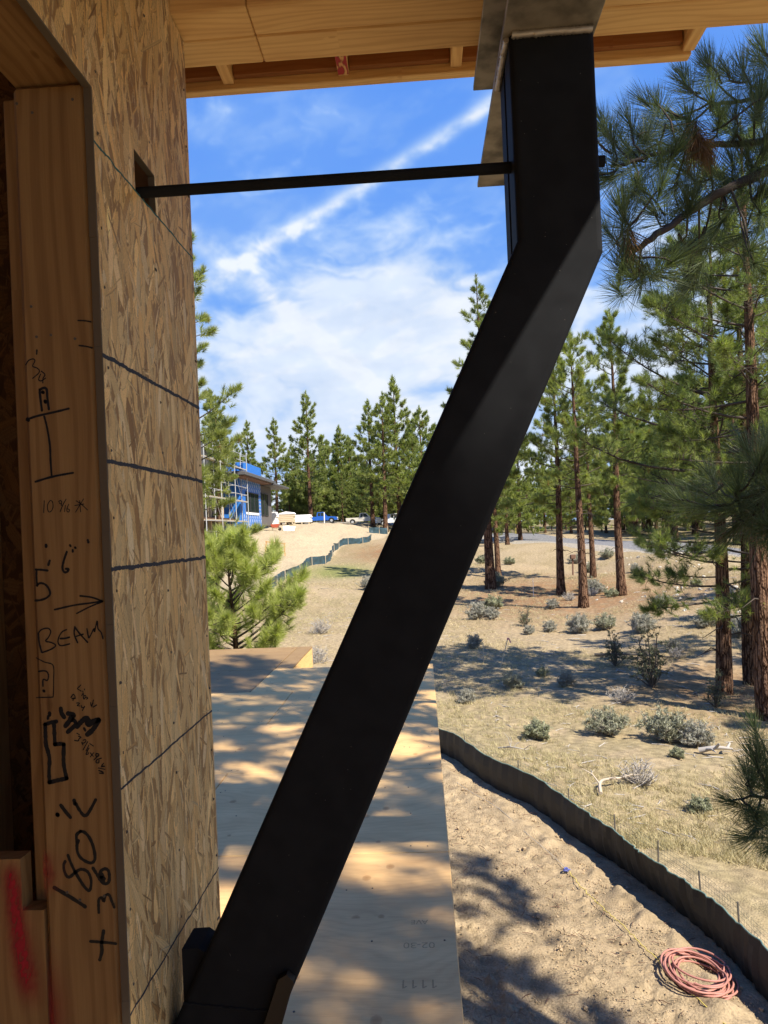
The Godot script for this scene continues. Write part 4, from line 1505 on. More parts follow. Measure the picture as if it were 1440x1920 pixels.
func make_hose_and_rope() -> void:
	var r := RandomNumberGenerator.new()
	r.seed = 51
	var mb := MB.new()
	var c := Vector3(2.10, -2.17, -5.98)
	var turns := 10
	var pts := PackedVector3Array()
	for i in turns * 36 + 14:
		var a := TAU * i / 36.0
		var lap := int(i / 36.0)
		var k := sin(lap * 2.4) * 0.5 + 0.5
		var f := 0.190 + 0.045 * k + 0.010 * sin(a * 2.0 + lap)
		var mid := c + Vector3(0.045 * sin(lap * 1.9), 0, 0.06 * cos(lap * 1.3))
		var p := mid + Vector3(cos(a) * f, 0, sin(a) * f * 1.22)
		p.y = ground_y(p.x, p.z) + 0.030 + 0.0085 * lap * (0.35 + 0.65 * absf(sin(a * 0.5 + lap))) 
		pts.append(p)
	var rad := PackedFloat32Array()
	rad.resize(pts.size())
	rad.fill(0.0086)
	mb.tube(pts, rad, 7)
	tag(part("air_hose", mb.mesh(), M.hose), "coil of salmon red air hose lying beside the black silt fence", "hose")
	# yellow cord lying on the soil, with a blue knot where a thin grey string is tied on
	var rope := thing("yellow_rope", "thin yellow rope lying across the dug soil towards the hose coil", "rope")
	mb = MB.new()
	var line := spline([Vector3(1.43, 0, -7.88), Vector3(1.54, 0, -7.35), Vector3(1.66, 0, -6.85), Vector3(1.84, 0, -6.15), Vector3(2.02, 0, -5.55), Vector3(2.25, 0, -4.8), Vector3(2.4, 0, -4.1)], 20)
	for i in line.size():
		line[i] += Vector3(noise_c.get_noise_1d(i * 0.5) * 0.02, 0, 0)
		line[i].y = ground_y(line[i].x, line[i].z) + 0.032 + 0.006 * sin(i * 0.9)
	rad = PackedFloat32Array()
	rad.resize(line.size())
	rad.fill(0.0042)
	mb.tube(line, rad, 6)
	part("cord", mb.mesh(), M.yellow, rope)
	mb = MB.new()
	var kp := PackedVector3Array()
	var kr := PackedFloat32Array()
	for i in 26:
		var a := TAU * i / 9.0
		kp.append(line[0] + Vector3(cos(a) * 0.022 - i * 0.0012, 0.012 + 0.010 * sin(a * 0.7), sin(a) * 0.022))
		kr.append(0.006)
	mb.tube(kp, kr, 6)
	part("knot", mb.mesh(), M.blue_cord, rope)
	mb = MB.new()
	var s2 := spline([Vector3(1.43, 0, -7.88), Vector3(1.24, 0, -8.5), Vector3(1.0, 0, -9.2), Vector3(0.72, 0, -9.9), Vector3(0.36, 0, -10.7)], 12)
	for i in s2.size():
		s2[i].y = ground_y(s2[i].x, s2[i].z) + 0.03
	rad = PackedFloat32Array()
	rad.resize(s2.size())
	rad.fill(0.003)
	mb.tube(s2, rad, 5)
	tag(part("grey_string", mb.mesh(), M.grey_twig), "fine grey string on the soil, tied to the yellow rope", "string")

func make_branch(called: String, label: String, pts: Array, radius: float, m: Material, forks: int, sd: int) -> void:
	var r := RandomNumberGenerator.new()
	r.seed = sd
	var mb := MB.new()
	var line := spline(pts, 5)
	var rad := PackedFloat32Array()
	for i in line.size():
		line[i].y += ground_y(line[i].x, line[i].z)
		rad.append(radius * (1.0 - 0.75 * i / line.size()))
	mb.tube(line, rad, 6)
	for f in forks:
		var i := r.randi_range(2, line.size() - 2)
		var d := Vector3(r.randfn(0, 1), r.randf_range(0.1, 0.9), r.randfn(0, 1)).normalized() * r.randf_range(0.12, 0.35)
		mb.tube(PackedVector3Array([line[i], line[i] + d * 0.5 + Vector3(0.02, 0.03, 0), line[i] + d]), PackedFloat32Array([radius * 0.5, radius * 0.35, radius * 0.12]), 5)
	tag(part(called, mb.mesh(), m), label, "branch")

func make_stake(label: String, at: Vector3, high: float, tilt: Vector3, m: Material, ribbon: bool) -> void:
	var root := thing("survey_stake", label, "stake")
	var mb := MB.new()
	mb.bar(at - Vector3.UP * 0.1, at + Vector3(tilt.x, high, tilt.z), 0.04, 0.022, 0.003)
	part("stick", mb.mesh(), m, root)
	if ribbon:
		mb = MB.new()
		var t := at + Vector3(tilt.x, high, tilt.z)
		mb.box(t + Vector3(-0.03, -0.05, -0.02), t + Vector3(0.03, 0.01, 0.02), 0.004)
		mb.quad(t, t + Vector3(0.04, 0, 0), t + Vector3(0.10, -0.13, 0.02), t + Vector3(0.06, -0.14, 0.03))
		part("ribbon", mb.mesh(), M.pink, root)

# ------------------------------------------------------------------ far things: house, scaffold, stacks, vehicles
func make_house() -> void:
	var root := thing("house_under_construction", "far house under construction with blue wrapped wall, grey wall and flat eaves", "house")
	var fx := -17.4
	# main walls, facing the sunlit side (+x)
	var parts := [
		["blue_wall", Vector3(-25.0, 2.3, -77.8), Vector3(fx, 7.4, -68.6), "wrap"],
		["grey_wall", Vector3(-25.0, 2.75, -83.6), Vector3(fx - 0.05, 7.2, -77.82), "house_grey"],
		["lower_storey", Vector3(-25.0, 1.0, -68.58), Vector3(fx - 1.6, 7.3, -52.0), "house_dark"],
		["crawl_wall", Vector3(-24.9, 1.2, -83.5), Vector3(fx - 0.4, 2.28, -68.7), "house_grey"],
	]
	for p in parts:
		var mb := MB.new()
		mb.us = 1.0
		mb.vs = 1.0
		mb.box(p[1], p[2], 0.02, 2)
		part(p[0], mb.mesh(), M[p[3]], root)
	# white print marks of the wall wrap, slanted dashes in rows
	var wb := MB.new()
	var r := RandomNumberGenerator.new()
	r.seed = 3
	for y in [2.55, 3.0, 3.45, 6.2, 6.65, 7.1]:
		for i in 11:
			var z: float = -77.4 + i * 0.82 + (0.3 if int(y * 10) % 2 else 0.0)
			wb.tri(Vector3(fx + 0.012, y, z), Vector3(fx + 0.012, y + 0.36, z - 0.30), Vector3(fx + 0.012, y + 0.40, z - 0.18), Vector3.RIGHT)
			wb.tri(Vector3(fx + 0.012, y, z), Vector3(fx + 0.012, y + 0.40, z - 0.18), Vector3(fx + 0.012, y, z + 0.12), Vector3.RIGHT)
	for z in [-77.4, -76.9]:
		for i in 6:
			wb.tri(Vector3(fx + 0.012, 3.9 + i * 0.4, z), Vector3(fx + 0.012, 4.15 + i * 0.4, z - 0.2), Vector3(fx + 0.012, 4.15 + i * 0.4, z + 0.0), Vector3.RIGHT)
	part("wrap_print", wb.mesh(), M.white_paint, root).set_meta("kind", "stuff")
	# windows: frame, panes, sill
	for wdw in [[-76.4, -71.0, 4.15, 6.05, 3, fx], [-79.4, -78.1, 3.9, 6.3, 1, fx - 0.05], [-81.4, -79.8, 3.9, 6.3, 2, fx - 0.05]]:
		var fb := MB.new()
		var z0: float = wdw[0]
		var z1: float = wdw[1]
		var y0: float = wdw[2]
		var y1: float = wdw[3]
		var x: float = wdw[5]
		fb.box(Vector3(x + 0.002, y0 - 0.06, z0 - 0.06), Vector3(x + 0.08, y0, z1 + 0.06), 0.01)
		fb.box(Vector3(x + 0.002, y1, z0 - 0.06), Vector3(x + 0.08, y1 + 0.06, z1 + 0.06), 0.01)
		var kn: int = wdw[4]
		for i in kn + 1:
			var z := lerpf(z0, z1, i / float(kn))
			fb.box(Vector3(x + 0.003, y0 + 0.001, z - 0.05), Vector3(x + 0.078, y1 - 0.001, z + 0.05), 0.01)
		var win := part("window", fb.mesh(), M.dark_frame, root)
		for i in kn:
			var pb := MB.new()
			pb.box(Vector3(x + 0.006, y0 + 0.001, lerpf(z0, z1, i / float(kn)) + 0.051), Vector3(x + 0.03, y1 - 0.001, lerpf(z0, z1, (i + 1) / float(kn)) - 0.051), 0.002)
			part("pane", pb.mesh(), M.window_glass, win)
	var sb := MB.new()
	sb.box(Vector3(fx + 0.003, 3.82, -76.5), Vector3(fx + 0.06, 4.07, -70.9), 0.01)
	part("sill_flashing", sb.mesh(), M.white_paint, root)
	# layered flat eaves
	for e in [["eave", Vector3(-26.0, 7.42, -80.6), Vector3(-16.2, 7.72, -66.5)], ["eave", Vector3(-26.0, 7.22, -87.6), Vector3(-16.0, 7.42, -79.4)], ["eave_trim", Vector3(-25.5, 7.73, -79.4), Vector3(-16.5, 7.86, -67.0)], ["deck_roof", Vector3(-26.0, 7.32, -66.4), Vector3(-17.6, 7.60, -50.0)]]:
		var mb := MB.new()
		mb.box(e[1], e[2], 0.03, 2)
		part(e[0], mb.mesh(), M.eave_grey if e[0] != "deck_roof" else M.house_dark, root)
	var tb := MB.new()
	tb.box(Vector3(-25.8, 7.28, -79.0), Vector3(-16.4, 7.41, -66.6), 0.01, 2)
	part("soffit", tb.mesh(), M.rust, root)
	var cb := MB.new()
	cb.box(Vector3(-18.9, 7.9, -76.6), Vector3(-17.0, 8.9, -69.5), 0.02)
	part("wrapped_parapet", cb.mesh(), M.wrap, root)
	# dark steep roof behind, at the near end
	cb = MB.new()
	cb.prism(PackedVector2Array([Vector2(-66.0, 7.65), Vector2(-50.0, 7.65), Vector2(-50.0, 12.2), Vector2(-56.0, 12.2)]), 18.2, 25.0, Transform3D(Basis(Vector3(0, 0, 1), Vector3.UP, Vector3(-1, 0, 0)), Vector3.ZERO))
	part("gable_roof", cb.mesh(), M.eave_grey, root)
	for z in [-67.0, -63.0, -59.0, -55.0]:
		cb = MB.new()
		cb.box(Vector3(-18.9, 0.8, z - 0.15), Vector3(-18.6, 7.3, z + 0.15), 0.01, 1)
		part("post", cb.mesh(), M.pale_wood, root)
	for yy in [3.1]:
		cb = MB.new()
		cb.box(Vector3(-22.0, yy, -68.5), Vector3(-17.8, yy + 0.28, -50.0), 0.02, 2)
		part("balcony_floor", cb.mesh(), M.rust, root)

func make_scaffold() -> void:
	var root := thing("scaffolding", "silver tube scaffolding with plank decks against the blue wrapped house", "scaffolding")
	var zs := [-69.0, -64.4, -59.8, -55.2]
	var pole := func(a: Vector3, b: Vector3, called: String, w: float) -> void:
		var mb := MB.new()
		mb.tube(PackedVector3Array([a, b]), PackedFloat32Array([w, w]), 6)
		part(called, mb.mesh(), M.scaffold, root)
	for i in zs.size():
		for x in [-16.7, -17.3]:
			var g := ground_y(x, zs[i])
			pole.call(Vector3(x, g, zs[i]), Vector3(x, 9.7, zs[i]), "standard", 0.045)
	for y: float in [3.0, 4.9, 5.6, 6.3, 8.0, 8.8, 9.4]:
		for i in zs.size() - 1:
			pole.call(Vector3(-16.7, y, zs[i]), Vector3(-16.7, y, zs[i + 1]), "ledger", 0.03)
		for i in zs.size():
			pole.call(Vector3(-16.7, y, zs[i]), Vector3(-17.3, y, zs[i]), "transom", 0.025)
	for i in zs.size() - 1:
		pole.call(Vector3(-16.72, 3.0, zs[i]), Vector3(-16.72, 7.6, zs[i + 1]), "brace", 0.022)
		for y: float in [3.06, 4.96, 8.06]:
			var mb := MB.new()
			mb.box(Vector3(-17.28, y, zs[i] + 0.02), Vector3(-16.72, y + 0.05, zs[i + 1] - 0.02), 0.008, 2)
			part("plank", mb.mesh(), M.pale_wood, root)

func make_stacks() -> void:
	for s in [
		[Vector3(-18.6, 0, -90), Vector3(1.0, 1.7, 1.4), "tall white wrapped pallet at the corner of the grey house wall", "white_paint"],
		[Vector3(-17.3, 0, -92), Vector3(2.1, 1.15, 1.6), "tan lumber stack under a white cover, between two white pallets", "pale_wood"],
		[Vector3(-15.4, 0, -93), Vector3(2.3, 1.0, 1.5), "low wide white wrapped pallet next to the blue pickup", "white_paint"]]:
		var g := ground(s[0].x, s[0].z)
		var root := thing("wrapped_pallet" if s[3] == "white_paint" else "lumber_stack", s[2], "pallet")
		var h: Vector3 = s[1]
		for i in 5:
			var mb := MB.new()
			var k := 0.06 * sin(i * 2.7)
			mb.box(g + Vector3(-h.x / 2 + k, h.y * i / 5.0 + 0.12, -h.z / 2), g + Vector3(h.x / 2 + k, h.y * (i + 1) / 5.0 + 0.105, h.z / 2), 0.03)
			part("bundle", mb.mesh(), M[s[3]], root)
		for x in [-0.4, 0.0, 0.4]:
			var mb := MB.new()
			mb.box(g + Vector3(x * h.x - 0.06, -0.15, -h.z / 2), g + Vector3(x * h.x + 0.06, 0.115, h.z / 2), 0.005, 2)
			part("runner", mb.mesh(), M.pale_wood, root)
		if s[3] == "pale_wood":
			var mb := MB.new()
			mb.prism(PackedVector2Array([Vector2(-1.1, 1.16), Vector2(1.12, 1.16), Vector2(0.9, 1.38), Vector2(0.1, 1.52), Vector2(-0.7, 1.34)]), -0.84, 0.84, Transform3D(Basis.IDENTITY, g))
			part("cover", mb.mesh(), M.white_paint, root)
	# wheelbarrow
	var g := ground(-17.0, -83.0)
	var wb := thing("wheelbarrow", "red wheelbarrow parked on the sand below the grey house wall", "wheelbarrow")
	var mb := MB.new()
	mb.prism(PackedVector2Array([Vector2(-0.28, 0.42), Vector2(0.30, 0.36), Vector2(0.62, 0.82), Vector2(-0.58, 0.78)]), -0.34, 0.34, Transform3D(Basis.IDENTITY, g))
	part("tray", mb.mesh(), mat(Color(0.40, 0.09, 0.05), 0.5), wb)
	mb = MB.new()
	mb.tube(PackedVector3Array([g + Vector3(0.52, 0.20, -0.05), g + Vector3(0.52, 0.20, 0.05)]), PackedFloat32Array([0.2, 0.2]), 16)
	part("wheel", mb.mesh(), M.tyre, wb)
	for z in [-0.22, 0.22]:
		mb = MB.new()
		mb.tube(PackedVector3Array([g + Vector3(0.5, 0.22, z * 0.3), g + Vector3(-0.3, 0.40, z), g + Vector3(-1.0, 0.62, z * 1.2)]), PackedFloat32Array([0.022, 0.022, 0.022]), 6)
		part("handle", mb.mesh(), M.pale_wood, wb)
		mb = MB.new()
		mb.tube(PackedVector3Array([g + Vector3(-0.3, 0.40, z), g + Vector3(-0.36, -0.03, z)]), PackedFloat32Array([0.018, 0.018]), 6)
		part("leg", mb.mesh(), M.dark_frame, wb)
	g = ground(-15.6, -84.0)
	mb = MB.new()
	mb.box(Vector3(-0.65, 0, -0.02), Vector3(0.65, 0.95, 0.03), 0.01, 0, Transform3D(Basis(Vector3.RIGHT, -1.0) , g + Vector3(0, 0.02, 0)))
	mb.box(Vector3(-0.5, 0, -0.02), Vector3(0.3, 0.7, 0.03), 0.01, 0, Transform3D(Basis(Vector3.UP, 0.5) * Basis(Vector3.RIGHT, -0.4), g + Vector3(-0.2, 0.0, -0.3)))
	tag(part("white_board", mb.mesh(), M.white_paint), "white board leaning on the sand right beside the red wheelbarrow", "board")
	# timber frame on the slope above the young pine
	g = ground(-12.6, -61.0)
	var fr := thing("timber_frame", "tan timber frame standing on the sand slope behind the young pine", "frame")
	for e in [[Vector3(-0.9, 0, 0), Vector3(-0.7, 1.35, 0)], [Vector3(0.0, 0, 0), Vector3(0.1, 1.25, 0.1)], [Vector3(0.9, 0, 0.2), Vector3(0.85, 1.1, 0.2)], [Vector3(-0.8, 1.3, 0), Vector3(0.95, 1.05, 0.2)], [Vector3(-0.85, 0.5, 0), Vector3(0.9, 0.4, 0.2)]]:
		mb = MB.new()
		mb.bar(g + e[0], g + e[1], 0.09, 0.09)
		part("timber", mb.mesh(), mat(Color(0.50, 0.29, 0.13), 0.8), fr)
	g = ground(-13.1, -97.0)
	mb = MB.new()
	mb.bar(g - Vector3.UP * 0.2, g + Vector3(0.03, 1.45, 0), 0.12, 0.12, 0.01)
	tag(part("white_post", mb.mesh(), M.white_paint), "white post standing in front of the blue pickup", "post")

func make_pickup(label: String, at: Vector3, turn: float, paint: Material) -> void:
	var root := thing("pickup_truck", label, "pickup truck", "", at)
	root.rotation.y = turn
	var tf := Transform3D.IDENTITY
	# lower body with wheel arches, profile along x (front at +x)
	var body := PackedVector2Array([Vector2(-2.65, 0.50), Vector2(-2.68, 1.02), Vector2(-0.55, 1.04), Vector2(0.95, 1.06), Vector2(2.30, 0.98), Vector2(2.62, 0.86), Vector2(2.66, 0.48)])
	for c in [1.72, -1.65]:
		for s in 9:
			var a := PI * s / 8.0
			body.append(Vector2(c + cos(a) * 0.44, 0.44 + sin(a) * 0.40))
	var mb := MB.new()
	mb.prism(body, -0.88, 0.88, tf)
	part("body", mb.mesh(), paint, root)
	mb = MB.new()
	mb.prism(PackedVector2Array([Vector2(-0.62, 1.042), Vector2(-0.50, 1.72), Vector2(0.45, 1.76), Vector2(1.12, 1.065)]), -0.76, 0.76, tf)
	part("cab", mb.mesh(), paint, root)
	for s in [-1.0, 1.0]:
		for w in [[Vector2(-0.42, 1.12), Vector2(-0.36, 1.62), Vector2(-0.02, 1.65), Vector2(-0.02, 1.12)], [Vector2(0.05, 1.12), Vector2(0.05, 1.65), Vector2(0.42, 1.66), Vector2(0.86, 1.13)]]:
			mb = MB.new()
			mb.prism(PackedVector2Array(w), 0.764 * s - 0.004, 0.764 * s + 0.004, tf)
			part("side_window", mb.mesh(), M.window_glass, root)
	mb = MB.new()
	var q := [Vector3(0.52, 1.70, -0.66), Vector3(0.52, 1.70, 0.66), Vector3(1.11, 1.10, 0.70), Vector3(1.11, 1.10, -0.70)]
	for i in 4:
		q[i] += Vector3(0.012, 0.012, 0)
	mb.quad(q[0], q[1], q[2], q[3])
	part("windscreen", mb.mesh(), M.window_glass, root)
	mb = MB.new()
	mb.box(Vector3(-2.6, 1.02, -0.70), Vector3(-0.75, 1.046, 0.70), 0.005)
	part("cargo_bed", mb.mesh(), M.tyre, root)
	for x in [1.72, -1.65]:
		for z in [-0.80, 0.80]:
			mb = MB.new()
			mb.tube(PackedVector3Array([Vector3(x, 0.38, z - 0.11), Vector3(x, 0.38, z + 0.11)]), PackedFloat32Array([0.38, 0.38]), 18)
			var wh := part("wheel", mb.mesh(), M.tyre, root)
			mb = MB.new()
			mb.tube(PackedVector3Array([Vector3(x, 0.38, z - 0.118), Vector3(x, 0.38, z + 0.118)]), PackedFloat32Array([0.21, 0.21]), 12)
			part("rim", mb.mesh(), M.scaffold, wh)
	for z in [-0.66, 0.66]:
		mb = MB.new()
		mb.box(Vector3(2.60, 0.74, z - 0.16), Vector3(2.675, 0.90, z + 0.16), 0.02)
		part("headlight", mb.mesh(), M.white_paint, root)
	mb = MB.new()
	mb.box(Vector3(2.62, 0.42, -0.86), Vector3(2.74, 0.62, 0.86), 0.03)
	part("bumper", mb.mesh(), M.scaffold, root)

func make_car(label: String, at: Vector3, turn: float, paint: Material) -> void:
	var root := thing("parked_car", label, "car", "", at)
	root.rotation.y = turn
	var body := PackedVector2Array([Vector2(-2.15, 0.35), Vector2(-2.2, 0.85), Vector2(-1.6, 0.95), Vector2(1.0, 0.95), Vector2(2.05, 0.80), Vector2(2.15, 0.35)])
	for c in [1.35, -1.35]:
		for s in 9:
			var a := PI * s / 8.0
			body.append(Vector2(c + cos(a) * 0.38, 0.33 + sin(a) * 0.34))
	var mb := MB.new()
	mb.prism(body, -0.86, 0.86)
	part("body", mb.mesh(), paint, root)
	mb = MB.new()
	mb.prism(PackedVector2Array([Vector2(-1.7, 0.952), Vector2(-1.2, 1.46), Vector2(0.1, 1.48), Vector2(0.95, 0.955)]), -0.72, 0.72)
	part("cabin", mb.mesh(), M.window_glass, root)
	mb = MB.new()
	mb.box(Vector3(-1.15, 1.45, -0.69), Vector3(0.08, 1.50, 0.69), 0.02)
	part("roof_panel", mb.mesh(), paint, root)
	for x in [1.35, -1.35]:
		for z in [-0.78, 0.78]:
			mb = MB.new()
			mb.tube(PackedVector3Array([Vector3(x, 0.32, z - 0.1), Vector3(x, 0.32, z + 0.1)]), PackedFloat32Array([0.32, 0.32]), 16)
			part("wheel", mb.mesh(), M.tyre, root)
	for z in [-0.6, 0.6]:
		mb = MB.new()
		mb.box(Vector3(2.06, 0.62, z - 0.16), Vector3(2.16, 0.76, z + 0.16), 0.02)
		part("headlight", mb.mesh(), M.white_paint, root)

func site_materials() -> void:
	M.tinted = mat(Color.WHITE, 0.6)
	M.tinted.vertex_color_use_as_albedo = true
	M.silt_black = mat(Color(0.026, 0.0255, 0.024), 0.6)
	M.silt_black.cull_mode = BaseMaterial3D.CULL_DISABLED
	M.silt_teal = mat(Color(0.033, 0.066, 0.085), 0.5)
	M.silt_teal.cull_mode = BaseMaterial3D.CULL_DISABLED
	M.rust = mat(Color(0.16, 0.09, 0.06), 0.85)
	M.pale_wood = mat(Color(0.52, 0.43, 0.30), 0.85)
	M.hose = mat(Color(0.38, 0.17, 0.135), 0.5)
	M.yellow = mat(Color(0.52, 0.42, 0.10), 0.7)
	M.blue_cord = mat(Color(0.10, 0.12, 0.35), 0.7)
	M.pink = mat(Color(0.75, 0.30, 0.28), 0.6)
	M.wrap = mat(Color(0.03, 0.16, 0.52), 0.5)
	M.house_grey = mat(Color(0.115, 0.105, 0.10), 0.8)
	M.house_dark = mat(Color(0.05, 0.045, 0.042), 0.85)
	M.eave_grey = mat(Color(0.085, 0.085, 0.09), 0.6)
	M.white_paint = mat(Color(0.76, 0.76, 0.75), 0.6)
	M.dark_frame = mat(Color(0.03, 0.03, 0.032), 0.5)
	M.window_glass = mat(Color(0.02, 0.03, 0.03), 0.06)
	M.scaffold = mat(Color(0.36, 0.37, 0.38), 0.45)
	M.tyre = mat(Color(0.02, 0.02, 0.02), 0.8)
	M.truck_blue = mat(Color(0.02, 0.10, 0.42), 0.3)
	M.truck_silver = mat(Color(0.58, 0.54, 0.47), 0.3)
	M.truck_white = mat(Color(0.72, 0.73, 0.74), 0.3)
	M.car_dark = mat(Color(0.03, 0.04, 0.06), 0.25)
	M.stone = mat(Color(0.50, 0.46, 0.39), 0.9)
	M.clod = mat(Color(0.37, 0.275, 0.17), 0.95)
	var st := mat(Color(0.03, 0.03, 0.04), 0.8)
	st.albedo_color.a = 0.15
	st.transparency = BaseMaterial3D.TRANSPARENCY_ALPHA
	M.stamp = st

# many small loose bits as one scattered object
func scatter(called: String, mesh: Mesh, m: Material, label: String, category: String, places: Array, tints: Array = []) -> void:
	var mm := MultiMesh.new()
	mm.transform_format = MultiMesh.TRANSFORM_3D
	mm.use_colors = tints.size() > 0
	mm.mesh = mesh
	mm.instance_count = places.size()
	for i in places.size():
		mm.set_instance_transform(i, places[i])
		if tints.size():
			mm.set_instance_color(i, tints[i])
	var o := MultiMeshInstance3D.new()
	o.multimesh = mm
	o.material_override = m
	o.name = numbered(called)
	add_child(o)
	tag(o, label, category)
	o.set_meta("kind", "stuff")

func pebble(sd: int, flat: float) -> ArrayMesh:
	var r := RandomNumberGenerator.new()
	r.seed = sd
	var s := SphereMesh.new()
	s.radius = 1.0
	s.height = 2.0
	s.radial_segments = 7
	s.rings = 4
	var a := s.get_mesh_arrays()
	var v: PackedVector3Array = a[Mesh.ARRAY_VERTEX]
	var f := fract_noise(sd, 0.9, 2)
	for i in v.size():
		v[i] *= 1.0 + 0.9 * f.get_noise_3d(v[i].x * 1.4, v[i].y * 1.4, v[i].z * 1.4)
		v[i].y *= flat
	a[Mesh.ARRAY_VERTEX] = v
	a[Mesh.ARRAY_NORMAL] = null
	var m := ArrayMesh.new()
	m.add_surface_from_arrays(Mesh.PRIMITIVE_TRIANGLES, a)
	return m

func make_litter() -> void:
	var r := RandomNumberGenerator.new()
	r.seed = 71
	var pl := []
	while pl.size() < 7000:
		var x := r.randf_range(0.0, 3.0)
		var z := r.randf_range(-13.0, -3.6)
		var k := dug(x, z)
		if k < 0.08:
			continue
		var keep := 0.25 + exp(-pow((k - 0.42) / 0.18, 2.0)) + 0.8 * exp(-pow((k - 1.25) / 0.25, 2.0)) * (0.5 + 1.5 * maxf(noise_c.get_noise_2d(x, z), 0.0))
		if r.randf() > keep:
			continue
		var s := r.randf_range(0.003, 0.008) if r.randf() < 0.97 else r.randf_range(0.008, 0.022)
		pl.append(Transform3D(Basis(Vector3(r.randf(), r.randf(), r.randf() + 0.1).normalized(), r.randf() * TAU).scaled(Vector3.ONE * s), ground(x, z) + Vector3(0, 0.012, 0)))
	scatter("soil", pebble(1, 0.75), M.clod, "loose clods of tan soil strewn over the dug ground by the fence", "soil", pl)
	pl = []
	for i in 150:
		var x := r.randfn(17.0, 2.2)
		var z := r.randf_range(-62.0, -24.0)
		if r.randf() < 0.45:
			x = r.randfn(12.5, 1.5)
			z = r.randf_range(-38.0, -27.0)
		pl.append(Transform3D(Basis(Vector3(r.randf(), r.randf(), r.randf() + 0.1).normalized(), r.randf() * TAU).scaled(Vector3.ONE * r.randf_range(0.04, 0.11)), ground(x, z) + Vector3(0, 0.02, 0)))
	scatter("gravel", pebble(2, 0.6), M.stone, "pale broken stones scattered along the verge below the road", "stones", pl)
	# dry grass
	var blade := PackedVector3Array()
	for i in 16:
		var d := Vector3(r.randfn(0, 0.55), 1, r.randfn(0, 0.55)).normalized() * r.randf_range(0.05, 0.13)
		var f := Vector3(r.randfn(0, 0.03), -0.01, r.randfn(0, 0.03))
		var s := d.cross(Vector3(r.randf() - 0.5, 0, r.randf() - 0.5)).normalized() * 0.0035
		blade.append_array(PackedVector3Array([f - s, f + s, f + d]))
	var cr := Crown.new()
	cr.put(blade, Transform3D.IDENTITY, Color.WHITE)
	pl = []
	var tints := []
	while pl.size() < 15000:
		var d := 9.0 + 50.0 * pow(r.randf(), 1.7)
		var an := deg_to_rad(r.randf_range(-13.0, 36.0))
		var x := sin(an) * d
		var z := -cos(an) * d
		if dug(x, z) > -0.12:
			continue
		var n := noise_b.get_noise_2d(x * 0.35 - 90.0, z * 0.35)
		if r.randf() > 0.55 + n * 1.4:
			continue
		var s := r.randf_range(0.5, 1.2) * (1.0 + d / 60.0)
		pl.append(Transform3D(Basis(Vector3.UP, r.randf() * TAU).scaled(Vector3(s, s * r.randf_range(0.4, 1.0), s)), ground(x, z)))
		tints.append(Color(0.52, 0.43, 0.265).lerp(Color(0.38, 0.345, 0.175), clampf(r.randf() * 0.4 + noise_a.get_noise_2d(x * 0.6 + 300.0, z * 0.6) * 0.8, 0, 1)) * r.randf_range(0.75, 1.15))
	scatter("grass", cr.mesh(), M.grass, "short dry straw coloured grass over the slope beyond the fence", "grass", pl, tints)
	# short dark bits, bark and needles blown over the dug soil
	var nb := MB.new()
	nb.tube(PackedVector3Array([Vector3(-0.5, 0, 0), Vector3(0, 0.04, 0.06), Vector3(0.5, 0, 0.0)]), PackedFloat32Array([0.03, 0.04, 0.02]), 3)
	pl = []
	for i in 700:
		var x := r.randf_range(0.0, 2.6)
		var z := r.randf_range(-12.5, -3.8)
		if dug(x, z) < 0.05:
			continue
		pl.append(Transform3D(Basis(Vector3.UP, r.randf() * TAU).scaled(Vector3.ONE * r.randf_range(0.02, 0.11)), ground(x, z) + Vector3(0, 0.018, 0)))
	scatter("litter", nb.mesh(), M.rust, "dark needles and bark bits lying on the dug soil", "litter", pl)
	# needle litter and sticks
	var tw := MB.new()
	tw.tube(PackedVector3Array([Vector3(-0.5, 0, 0), Vector3(-0.1, 0.03, 0.05), Vector3(0.5, 0.01, -0.03)]), PackedFloat32Array([0.035, 0.028, 0.010]), 4)
	tw.tube(PackedVector3Array([Vector3(-0.1, 0.03, 0.05), Vector3(0.18, 0.08, 0.22)]), PackedFloat32Array([0.02, 0.008]), 4)
	pl = []
	while pl.size() < 900:
		var d := 9.5 + 34.0 * pow(r.randf(), 1.4)
		var an := deg_to_rad(r.randf_range(-10.0, 33.0))
		var x := sin(an) * d
		var z := -cos(an) * d
		if dug(x, z) > -0.15:
			continue
		var s := r.randf_range(0.06, 0.30) * (1.0 + d / 60.0)
		pl.append(Transform3D(Basis(Vector3.UP, r.randf() * TAU).scaled(Vector3.ONE * s), ground(x, z) + Vector3(0, 0.01, 0)))
	scatter("debris", tw.mesh(), M.grey_twig, "bleached grey sticks littering the dry slope", "sticks", pl)

